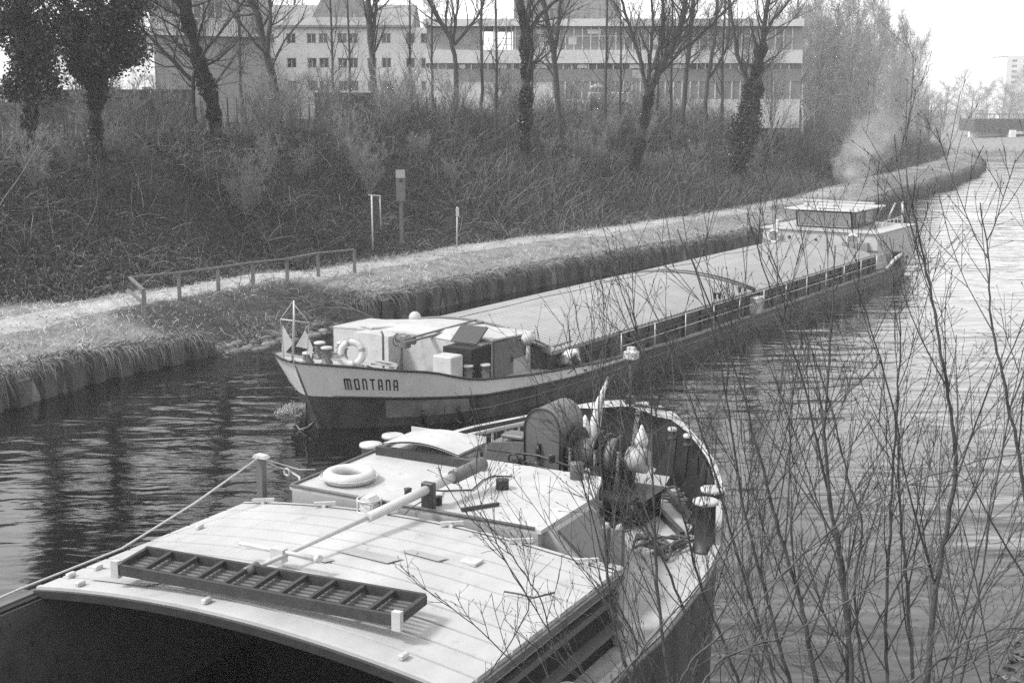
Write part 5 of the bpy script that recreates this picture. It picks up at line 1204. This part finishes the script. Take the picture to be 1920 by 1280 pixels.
# twiggy shrubs on the upper slope
G4 = 'bare twiggy shrubs on the upper slope'; shr = []
for k in range(3):
    g_ = np.random.default_rng(500 + k); b_ = np.array([0, 0, 0.]); ps = []
    for i in range(6): a = i * 1.05 + g_.uniform(0, .8); l = g_.uniform(1.6, 3.0); ps.append([b_ + [0, 0, -.2], b_ + [.25 * math.cos(a) * l * .4, .25 * math.sin(a) * l * .4, l * .4], b_ + [.42 * math.cos(a) * l, .42 * math.sin(a) * l, l]])
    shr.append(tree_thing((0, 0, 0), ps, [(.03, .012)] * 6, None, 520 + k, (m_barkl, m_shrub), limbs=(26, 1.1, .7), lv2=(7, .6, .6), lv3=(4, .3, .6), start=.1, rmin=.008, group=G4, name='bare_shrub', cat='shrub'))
g_ = np.random.default_rng(31); n_s = 0
while n_s < 90:
    s = g_.uniform(S0_, S1_); d = g_.uniform(9.5, 21); p, n_, tt_ = bank_pt(s, d)
    if not (p[1] > 40 and -.42 < p[0] / p[1] < .32): continue
    o = shr[n_s] if n_s < 3 else copy_tree(shr[n_s % 3]); sc_ = g_.uniform(.5, 1.05) * (1.15 if d > 14 else .8); o.location = (p[0], p[1], hz(*p)); o.scale = (sc_, sc_, sc_); o.rotation_euler = (0, 0, g_.uniform(0, 6.28)); o['label'] = 'bare twiggy shrub on the upper slope of the far bank'; o['category'] = 'shrub'; n_s += 1
# trees beyond the bridge
for k, (px, Y) in enumerate(((1770, 300), (1795, 310), (1822, 320), (1850, 330), (1878, 345), (1905, 350), (1930, 340), (1840, 300), (1890, 310), (1915, 300))):
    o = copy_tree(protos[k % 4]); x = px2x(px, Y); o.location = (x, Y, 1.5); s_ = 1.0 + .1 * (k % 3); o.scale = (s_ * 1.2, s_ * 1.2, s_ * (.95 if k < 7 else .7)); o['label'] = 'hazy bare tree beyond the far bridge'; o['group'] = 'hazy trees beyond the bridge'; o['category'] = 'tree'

# ------------------------------------------------------------------ ground cover
BS = np.arange(0, _cum[-1], .5); BPp = np.stack([np.interp(BS, _cum, BANK[:, 0]), np.interp(BS, _cum, BANK[:, 1])], 1)
for _ in range(6): BPp[1:-1] = (BPp[:-2] + 2 * BPp[1:-1] + BPp[2:]) / 4
BT = nrm(np.gradient(BPp, axis=0)); BN = np.stack([-BT[:, 1], BT[:, 0]], 1)
def bank_many(s, d):
    i = s / .5; a = np.clip(i.astype(int), 0, len(BS) - 2); f = (i - a)[:, None]
    return BPp[a] * (1 - f) + BPp[a + 1] * f + (BN[a] * (1 - f) + BN[a + 1] * f) * d[:, None]
def sampler(n, s0, s1, d0, d1, g_, pw=1.0, dp=1.0):
    """positions on the bank, thinned with distance"""
    out = []
    while sum(map(len, out)) < n:
        s = g_.uniform(s0, s1, n * 3); d = d0 + (d1 - d0) * g_.random(n * 3) ** dp; p = bank_many(s, d); r = np.hypot(*p.T)
        keep = (g_.random(n * 3) < (34 / r) ** pw) & (np.abs(p[:, 0]) < p[:, 1] * .43 + 2) & (p[:, 1] > 20); out.append(np.concatenate([p, d[:, None]], 1)[keep])
    q = np.concatenate(out)[:n]; z, d1, _, _ = height(q[:, 0], q[:, 1], True); return np.column_stack([q[:, 0], q[:, 1], z]), d1
def ribbons(P, D, ln, wd, droop, g_, k=3):
    side = nrm(np.cross(D, g_.normal(size=D.shape))); L_ = [P]; p = P; d = D
    for i in range(k): d = nrm(d + [0, 0, -1] * droop[:, None] / k + g_.normal(size=d.shape) * .12); p = p + d * (ln / k)[:, None]; L_.append(p)
    V = []
    for i, q in enumerate(L_): ww = (wd * (1 - .75 * i / k))[:, None]; V += [q - side * ww, q + side * ww]
    V = np.stack(V, 1); N_ = len(P); base = (np.arange(N_) * 2 * (k + 1))[:, None]; i = np.arange(k)[None] * 2
    return V.reshape(-1, 3), np.stack([base + i, base + i + 1, base + i + 3, base + i + 2], -1).reshape(-1, 4)
def stuff(name, VQ, mat, label, cat):
    o = bpy.data.objects.new(name, npmesh(name, *VQ, mat)); col.objects.link(o); return props(o, label, cat, None, 'stuff')
g_ = np.random.default_rng(77)
S0, S1 = _cum[2], _cum[-3]
# clumpiness
def clump(P, f=.5, ph=0): return np.sin(P[:, 0] * f * 1.9 + ph) * np.sin(P[:, 1] * f * 1.3 + 1.1 + ph) + .7 * np.sin(P[:, 0] * f * 4.1 - P[:, 1] * f * 3.3 + ph) + .4 * g_.normal(size=len(P))
# leaves of ivy over the slope
P, d = sampler(170000, S0, S1, 5.0, 15.5, g_, 1.2); ok = (d > foot(P[:, 1]) - .5 + .6 * np.sin(P[:, 0] * 1.7)) ; P = P[ok]
P[:, 2] += g_.random(len(P)) ** 2 * (.15 + .35 * np.clip(clump(P, .6), 0, 1.5))
stuff('ground_ivy', leafVQ(P, .055, g_, .9), m_leaf, 'dark ivy and leaf litter covering the slope of the far bank', 'ground cover')
# arching brambles and dead stems on the slope
n = 80000; P, d = sampler(n, S0, S1, 5.6, 16, g_, 1.0); f_ = clump(P, .35, 2); ok = ((f_ > .0) | (g_.random(n) < .35)) & (d > foot(P[:, 1])); P = P[ok]; n = len(P)
D = nrm(np.column_stack([g_.normal(size=n) + .2, g_.normal(size=n) - .2, .5 + g_.random(n) * 1.2])); 
V1 = ribbons(P, D, g_.uniform(.35, 1.0, n) * (1 + (g_.random(n) < .15) * 1.1), g_.uniform(.004, .012, n), g_.uniform(.3, 1.3, n), g_)
# upright brushwood along the top
n2 = 15000; P, d = sampler(n2, S0 + 8, S1, 12, 26, g_, .8, 1.0); D = nrm(np.column_stack([g_.normal(size=n2) * .35 + .12, g_.normal(size=n2) * .35, np.ones(n2)]))
hh = g_.uniform(.4, 1.3, n2) * (1 + .55 * np.clip(clump(P, .2), -1, 1)) 
V2 = ribbons(P, D, hh, g_.uniform(.006, .011, n2), g_.uniform(0, .5, n2), g_, 4)
n8 = 1500; P, d = sampler(n8, S0 + 8, S1, 9, 24, g_, .8, 1.0); D = nrm(np.column_stack([g_.normal(size=n8) * .16 + .05, g_.normal(size=n8) * .16, np.ones(n8)])); V8 = ribbons(P, D, g_.uniform(1.6, 3.8, n8), g_.uniform(.010, .018, n8), g_.uniform(-.1, .15, n8), g_, 6)
stuff('brushwood', joinVQ([V1, V2, V8]), m_scrub, 'tangle of bare brambles and brushwood on the slope and its top', 'undergrowth')
n9 = 9000; P, d = sampler(n9, S0, S1, 5.2, 15, g_, 1.0); ok = (d > foot(P[:, 1]) - .3) & ((clump(P, .45, 4) > .1) | (g_.random(n9) < .3)); P = P[ok]; n9 = len(P); D = nrm(np.column_stack([g_.normal(size=n9) + .3, g_.normal(size=n9) - .2, .3 + g_.random(n9) * 1.3]))
stuff('dead_stems', ribbons(P, D, g_.uniform(.5, 1.9, n9), g_.uniform(.007, .015, n9), g_.uniform(.4, 1.9, n9), g_, 6), m_dead, 'pale dead stems and brambles arching over the slope', 'undergrowth')
# denser shrubs on the far half of the bank
n3 = 60000; P, d = sampler(n3, _cum[10], S1, 5.0, 20, g_, .7); D = nrm(np.column_stack([g_.normal(size=n3) * .6, g_.normal(size=n3) * .6, np.ones(n3)]))
hh = g_.uniform(.5, 1.6, n3) * (1 + .6 * np.clip(clump(P, .15), -.8, 1.2)); stuff('far_thicket', ribbons(P, D, hh, g_.uniform(.014, .03, n3), g_.uniform(.1, .8, n3), g_, 3), m_scrub, 'thicket of bare shrubs on the far half of the bank', 'undergrowth')
# dry grass
n4 = 75000; P, d = sampler(n4, S0, S1, .15, 8.5, g_, 1.1); ok = ((d < 3.3) | (d > 4.6) | (g_.random(n4) < .45)) & (d < foot(P[:, 1]) + .6) | (g_.random(n4) < .1); P = P[ok]; n4 = len(P)
D = nrm(np.column_stack([g_.normal(size=n4) * .8, g_.normal(size=n4) * .8, .7 + g_.random(n4)])); V4 = ribbons(P, D, g_.uniform(.08, .3, n4) * (1 + .5 * np.clip(clump(P, .8), -1, 1)), g_.uniform(.006, .014, n4), g_.uniform(.4, 1.6, n4), g_, 3)
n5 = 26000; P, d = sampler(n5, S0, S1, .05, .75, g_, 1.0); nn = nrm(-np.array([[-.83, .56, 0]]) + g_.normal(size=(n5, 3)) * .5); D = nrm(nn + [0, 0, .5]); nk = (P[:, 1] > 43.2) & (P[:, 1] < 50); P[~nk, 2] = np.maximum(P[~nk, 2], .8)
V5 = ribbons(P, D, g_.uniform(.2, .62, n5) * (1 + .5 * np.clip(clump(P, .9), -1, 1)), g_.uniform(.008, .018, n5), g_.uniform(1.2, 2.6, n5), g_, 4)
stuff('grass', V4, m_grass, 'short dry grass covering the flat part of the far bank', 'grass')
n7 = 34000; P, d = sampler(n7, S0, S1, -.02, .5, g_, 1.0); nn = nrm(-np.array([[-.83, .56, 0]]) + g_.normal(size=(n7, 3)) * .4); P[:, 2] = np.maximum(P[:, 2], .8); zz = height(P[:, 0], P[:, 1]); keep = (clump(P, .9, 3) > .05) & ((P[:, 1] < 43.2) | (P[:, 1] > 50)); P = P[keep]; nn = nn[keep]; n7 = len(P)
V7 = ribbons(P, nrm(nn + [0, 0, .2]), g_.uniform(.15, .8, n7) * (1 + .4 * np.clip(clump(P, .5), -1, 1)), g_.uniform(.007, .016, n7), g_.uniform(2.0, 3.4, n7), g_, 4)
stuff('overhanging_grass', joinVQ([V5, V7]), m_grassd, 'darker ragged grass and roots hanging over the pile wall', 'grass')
# right bank below the camera
n6 = 26000; P = np.column_stack([g_.uniform(3, 17, n6), g_.uniform(9, 36, n6), np.zeros(n6)]); z, _, d2, _ = height(P[:, 0], P[:, 1], True); ok = d2 > .1; P = P[ok]; P[:, 2] = z[ok]; n6 = len(P)
D = nrm(np.column_stack([g_.normal(size=n6), g_.normal(size=n6), .5 + g_.random(n6)])); stuff('bank_weeds', joinVQ([ribbons(P, D, g_.uniform(.1, .7, n6), g_.uniform(.004, .01, n6), g_.uniform(.2, 1.2, n6), g_), leafVQ(P[:9000] + [0, 0, .03], .06, g_, 1.5)]), m_scrub, 'dry weeds and litter on the near bank at the lower right', 'undergrowth')
# stones at the notch
V_ = []
mbs = MB(); rs = random.Random(4)
for k in range(120):
    px, py = rs.uniform(400, 720), 0; b = bank_many(np.array([rs.uniform(_cum[5] + .2, _cum[8] + 2)]), np.array([rs.uniform(-.7, .5)]))[0]; mbs.sph((b[0], b[1], max(-.05, hz(*b)) + .02), rs.uniform(.08, .26), 7, 5, (1, rs.uniform(.6, 1), rs.uniform(.4, .7)))
o = props(build('bank_stones', mbs, m_stone), 'wet stones along the waterline of the notch in the bank', 'stones', None, 'stuff')
# bow-wave foam: churned droplets and foam lumps at the stem
fo = MB(); fb = un(532, 772, 0)
for k in range(650): 
    a = rs.random(); x = fb[0] + .12 + rs.gauss(0, .17); y = fb[1] + rs.gauss(0, .22); fo.sph((x, y, abs(rs.gauss(0, .11)) * math.exp(-((x - fb[0] - .2) / .3) ** 2)), rs.uniform(.005, .017), 5, 4)
props(build('bow_wave', fo, m_ringw), 'small white bow wave splashing at the stem of the named barge', 'foam', None, 'stuff')

# ------------------------------------------------------------------ saplings close to the camera
def sapling(path, Y, r, label, seed, side=(16, .75, .55), tw=(5, .42, .5), tw2=(2, .17, .55), bend=0.0, rb=None, name='bare_sapling'):
    g_ = np.random.default_rng(seed); P_ = [np.array(tp(px, py, Y + bend * i)) for i, (px, py) in enumerate(path)]
    b = P_[0].copy(); gz = hz(b[0], b[1]) 
    if path[0][1] >= 1270:
        d = nrm(P_[0] - P_[1]); q = P_[0] + d * min(1.2, max(.3, (P_[0][2] - gz) * .5)); b = np.array([q[0], q[1], hz(q[0], q[1])]); P_ = [b, q] + P_
    r = r * .86; p = smooth_path(P_, 5, .004, g_) - b; rr = np.linspace(r, rb or max(.003, r * .16), len(p))
    t_ = thing(name, tuple(b), WORLD, label, 'sapling', None)
    i0_ = int(len(p) * .22)
    C, cr = children(p[None, i0_:], rr[None, i0_:], side[0], (.0, .98), side[1], side[2], 6, .12, .1, .5, g_, .3, .5, .0035)
    C2, r2 = children(C, cr, tw[0], (.15, 1), tw[1], tw[2], 4, .14, .06, .6, g_, .5, .4, .0024); C3, r3 = children(C2, r2, tw2[0], (.2, 1), tw2[1], tw2[2], 2, .2, .03, .7, g_, .6, .4, .0018)
    C4 = np.stack([C3[:, -1], C3[:, -1] + nrm(C3[:, -1] - C3[:, -2]) * .018], 1); r4 = np.tile(np.array([[.0035, .002]]), (len(C4), 1))
    link('trunk', npmesh('trunk', *tubes(p[None], rr[None], 9), m_sap, True), t_)
    link('branches', npmesh('branches', *tubes(C, cr, 6), m_sap, True), t_)
    link('crown', npmesh('crown', *joinVQ([tubes(C2, r2, 4), tubes(C3, r3, 3), tubes(C4, r4, 3)]), m_saptw), t_)
    return t_
SP = [
 ([(1182, 1280), (1150, 1170), (1138, 1060), (1128, 900), (1122, 760), (1128, 660)], 8.2, .017, 'leftmost upright sapling, standing before the post at the hatch corner'),
 ([(1180, 1290), (1200, 1210), (1150, 1120), (1120, 1000), (1085, 880), (1050, 760)], 8.6, .014, 'thin sapling bending left across the cabin\'s right end'),
 ([(1255, 1280), (1236, 1150), (1228, 1000), (1224, 880), (1222, 700), (1170, 560)], 7.8, .018, 'straight sapling in front of the right side deck that forks at deck height'),
 ([(1330, 1280), (1290, 1160), (1250, 1060), (1180, 930), (1120, 800), (1060, 650)], 8.8, .018, 'sapling slanting left from below the twin white-capped bollards'),
 ([(1385, 1280), (1352, 1190), (1320, 1120), (1290, 1010), (1262, 880), (1210, 700), (1180, 560)], 9.2, .02, 'knobbly grey sapling in front of the foreground barge\'s right gunwale'),
 ([(1455, 1280), (1420, 1160), (1385, 1050), (1345, 900), (1300, 760), (1240, 600)], 8.4, .018, 'left one of the two parallel saplings right of the gunwale'),
 ([(1482, 1285), (1450, 1170), (1418, 1050), (1390, 930), (1370, 800), (1350, 660), (1290, 470)], 8.0, .02, 'right one of the two parallel saplings right of the gunwale'),
 ([(1530, 1285), (1512, 1180), (1500, 1120), (1462, 1000), (1430, 880), (1400, 760), (1330, 560), (1270, 430)], 7.8, .024, 'strong dark sapling whose top reaches the hatch gap of the far barge'),
 ([(1600, 1290), (1590, 1180), (1578, 1080), (1560, 960), (1545, 830), (1552, 700), (1562, 560), (1566, 460)], 7.6, .024, 'strong dark sapling rising straight to the far barge\'s coaming'),
 ([(1585, 1290), (1595, 1150), (1570, 1000), (1538, 860), (1510, 720), (1450, 560), (1400, 400)], 7.9, .02, 'slender sapling leaning left before the straight strong one'),
 ([(1622, 1290), (1608, 1200), (1600, 1100), (1620, 980), (1590, 900), (1560, 760), (1500, 600), (1440, 480)], 8.6, .015, 'crooked thin sapling right of the strong straight one'),
 ([(1662, 1285), (1660, 1150), (1668, 1000), (1674, 880), (1684, 740), (1688, 640), (1690, 560)], 8.3, .019, 'left stem of the near-vertical pair in the lower right'),
 ([(1712, 1285), (1704, 1150), (1692, 1020), (1684, 900), (1686, 800), (1640, 640), (1600, 520)], 8.0, .019, 'right stem of the near-vertical pair in the lower right'),
 ([(1738, 1285), (1752, 1130), (1772, 1000), (1794, 880), (1790, 820), (1770, 690), (1748, 560), (1722, 440), (1700, 330)], 7.2, .026, 'thickest sapling, curving up past the far barge\'s stern'),
 ([(1962, 1285), (1945, 1100), (1930, 960), (1905, 830), (1880, 700), (1856, 600), (1858, 500), (1838, 380)], 7.0, .021, 'rightmost tall sapling at the picture\'s right edge'),
 ([(1800, 1290), (1830, 1150), (1850, 1020), (1870, 900), (1890, 780), (1920, 650)], 8.8, .012, 'thin sapling leaning right near the right edge'),
 ([(1860, 1290), (1850, 1200), (1830, 1090), (1800, 960), (1790, 900)], 9.6, .011, 'short thin sapling over the weedy bank corner'),
 ([(1780, 1290), (1800, 1200), (1840, 1100), (1900, 1000), (1960, 900)], 9.0, .012, 'low sapling reaching right over the weedy bank corner'),
 ([(1420, 1290), (1440, 1180), (1500, 1080), (1580, 960), (1640, 860), (1740, 720)], 9.6, .013, 'thin sapling leaning strongly right behind the strong stems'),
 ([(1560, 1290), (1640, 1180), (1700, 1060), (1760, 940), (1830, 800), (1900, 720)], 9.2, .013, 'thin sapling slanting right behind the near-vertical pair'),
 ([(1290, 1290), (1330, 1180), (1400, 1080), (1480, 960), (1540, 900), (1640, 780)], 9.8, .012, 'thin sapling crossing rightwards before the gunwale'),
]
for i, (pth, Y, r, lb) in enumerate(SP): sapling(pth, Y, r, lb, 300 + i, side=(11 if r > .015 else 8, 1.15, .5))
AR = [
 ([(1312, 1290), (1350, 1235), (1400, 1212), (1480, 1190), (1580, 1130), (1660, 1080), (1730, 1050)], 6.0, .009, 'pale arching branch stem low across the strong saplings'),
 ([(1690, 1290), (1760, 1240), (1830, 1190), (1890, 1175), (1960, 1180)], 5.8, .009, 'pale arching branch stem in the lower right corner'),
 ([(1730, 1290), (1800, 1250), (1860, 1215), (1920, 1160)], 6.2, .008, 'lower pale arching stem in the lower right corner'),
 ([(1270, 1290), (1300, 1230), (1400, 1150), (1500, 1040), (1600, 960), (1720, 900), (1850, 860), (1960, 840)], 6.4, .008, 'long pale stem rising right across the water'),
 ([(1150, 1290), (1190, 1230), (1290, 1120), (1390, 990), (1480, 880), (1560, 760), (1640, 690)], 6.6, .008, 'long pale stem rising from the barge deck corner to the right'),
 ([(900, 1290), (960, 1200), (1000, 1130), (920, 1010), (870, 960), (838, 910)], 8.9, .007, 'single dark twig stem leaning left across the white hatch cover'),
 ([(1120, 1290), (1040, 1240), (1020, 1130), (960, 1040), (930, 1000), (900, 960)], 8.4, .008, 'thin stem bending left over the cabin front'),
 ([(1010, 1290), (960, 1240), (900, 1180), (850, 1140), (815, 1110)], 8.0, .006, 'short twig stem over the lower right of the hatch cover'),
]
for i, (pth, Y, r, lb) in enumerate(AR): sapling(pth, Y, r, lb, 400 + i, side=(8, .5, .5), tw=(3, .2, .6), tw2=(1, .1, .5))

g_ = np.random.default_rng(900)
for i in range(9):
    x0 = 1140 + i * 86 + g_.uniform(-20, 20); ln = g_.uniform(-260, 240); top = g_.uniform(560, 900); cv = g_.uniform(-60, 60)
    t_ = sapling([(x0 + (ln * f + cv * math.sin(f * 3.1)), 1290 - (1290 - top) * f) for f in (0, .25, .5, .75, 1)], g_.uniform(8.6, 10.4), g_.uniform(.007, .011), 'thin twiggy sapling among the stronger stems at the lower right', 600 + i, side=(8, .9, .5), tw=(6, .4, .5), tw2=(3, .18, .55))
    t_['group'] = 'thin saplings between the stronger stems'

# ------------------------------------------------------------------ exhaust smoke and haze
def volume_box(name, x0, x1, y0, y1, z0, z1, label):
    o = build(name, MB().box(x0, x1, y0, y1, z0, z1), None) if False else None
    me_ = bpy.data.meshes.new(name); mb_ = MB().box(x0, x1, y0, y1, z0, z1); me_.from_pydata(mb_.v, [], mb_.f); o = bpy.data.objects.new(name, me_); col.objects.link(o); props(o, label, 'haze' if name == 'haze' else 'smoke', None, 'stuff'); fixn(me_)
    m = bpy.data.materials.new(name); m.use_nodes = True; t = m.node_tree; t.nodes.remove(t.nodes['Principled BSDF']); v = t.nodes.new('ShaderNodeVolumePrincipled'); t.links.new(v.outputs[0], t.nodes['Material Output'].inputs['Volume'])
    v.inputs['Color'].default_value = (.95, .95, .95, 1); v.inputs['Anisotropy'].default_value = 0.0; me_.materials.append(m); return o, v, t
HAZE = .00065
o, v, t = volume_box('haze', -140, 260, -60, 480, -3, 44, 'pale spring haze over the canal'); v.inputs['Density'].default_value = HAZE
# exhaust plume
a_ = tp(1560, 345, 104); b_ = tp(1790, 70, 104)
o, v, t = volume_box('smoke_plume', a_[0], b_[0], 98, 110, a_[2], b_[2], 'pale exhaust smoke drifting over the bank behind the wheelhouse')
N = t.nodes; L = t.links
tc = N.new('ShaderNodeTexCoord'); sp = N.new('ShaderNodeSeparateXYZ'); L.new(tc.outputs['Generated'], sp.inputs[0])
ns = N.new('ShaderNodeTexNoise'); ns.inputs['Scale'].default_value = .55; ns.inputs['Detail'].default_value = 5; ns.inputs['Distortion'].default_value = .6; L.new(tc.outputs['Object'], ns.inputs[0])
def mth(op, a, b=None, c=None):
    m = N.new('ShaderNodeMath'); m.operation = op
    for i, q in enumerate((a, b, c)):
        if q is None: continue
        if isinstance(q, (int, float)): m.inputs[i].default_value = q
        else: L.new(q, m.inputs[i])
    return m.outputs[0]
wob = mth('MULTIPLY_ADD', ns.outputs[0], .9, -.45)
cxn = mth('MULTIPLY_ADD', sp.outputs[2], .75, .14)
dx = mth('ADD', mth('SUBTRACT', sp.outputs[0], cxn), wob)
wd_ = mth('MULTIPLY_ADD', sp.outputs[2], .36, .15)
r1_ = mth('POWER', mth('DIVIDE', dx, wd_), 2.0); r2_ = mth('POWER', mth('DIVIDE', mth('SUBTRACT', sp.outputs[1], .5), .38), 2.0)
fall = mth('MAXIMUM', mth('SUBTRACT', 1.0, mth('ADD', r1_, r2_)), 0.0)
thr = mth('MAXIMUM', mth('MULTIPLY_ADD', ns.outputs[0], 3.2, -1.15), 0.0)
vert = mth('MAXIMUM', mth('MULTIPLY_ADD', sp.outputs[2], -1.7, 1.0), 0.10)
edge_ = mth('MINIMUM', mth('MULTIPLY', sp.outputs[2], 12.0), 1.0)
L.new(mth('MULTIPLY', mth('MULTIPLY', mth('MULTIPLY', fall, thr), mth('MULTIPLY', vert, edge_)), .36), v.inputs['Density'])
sc.cycles.volume_step_rate = 2.0
#END
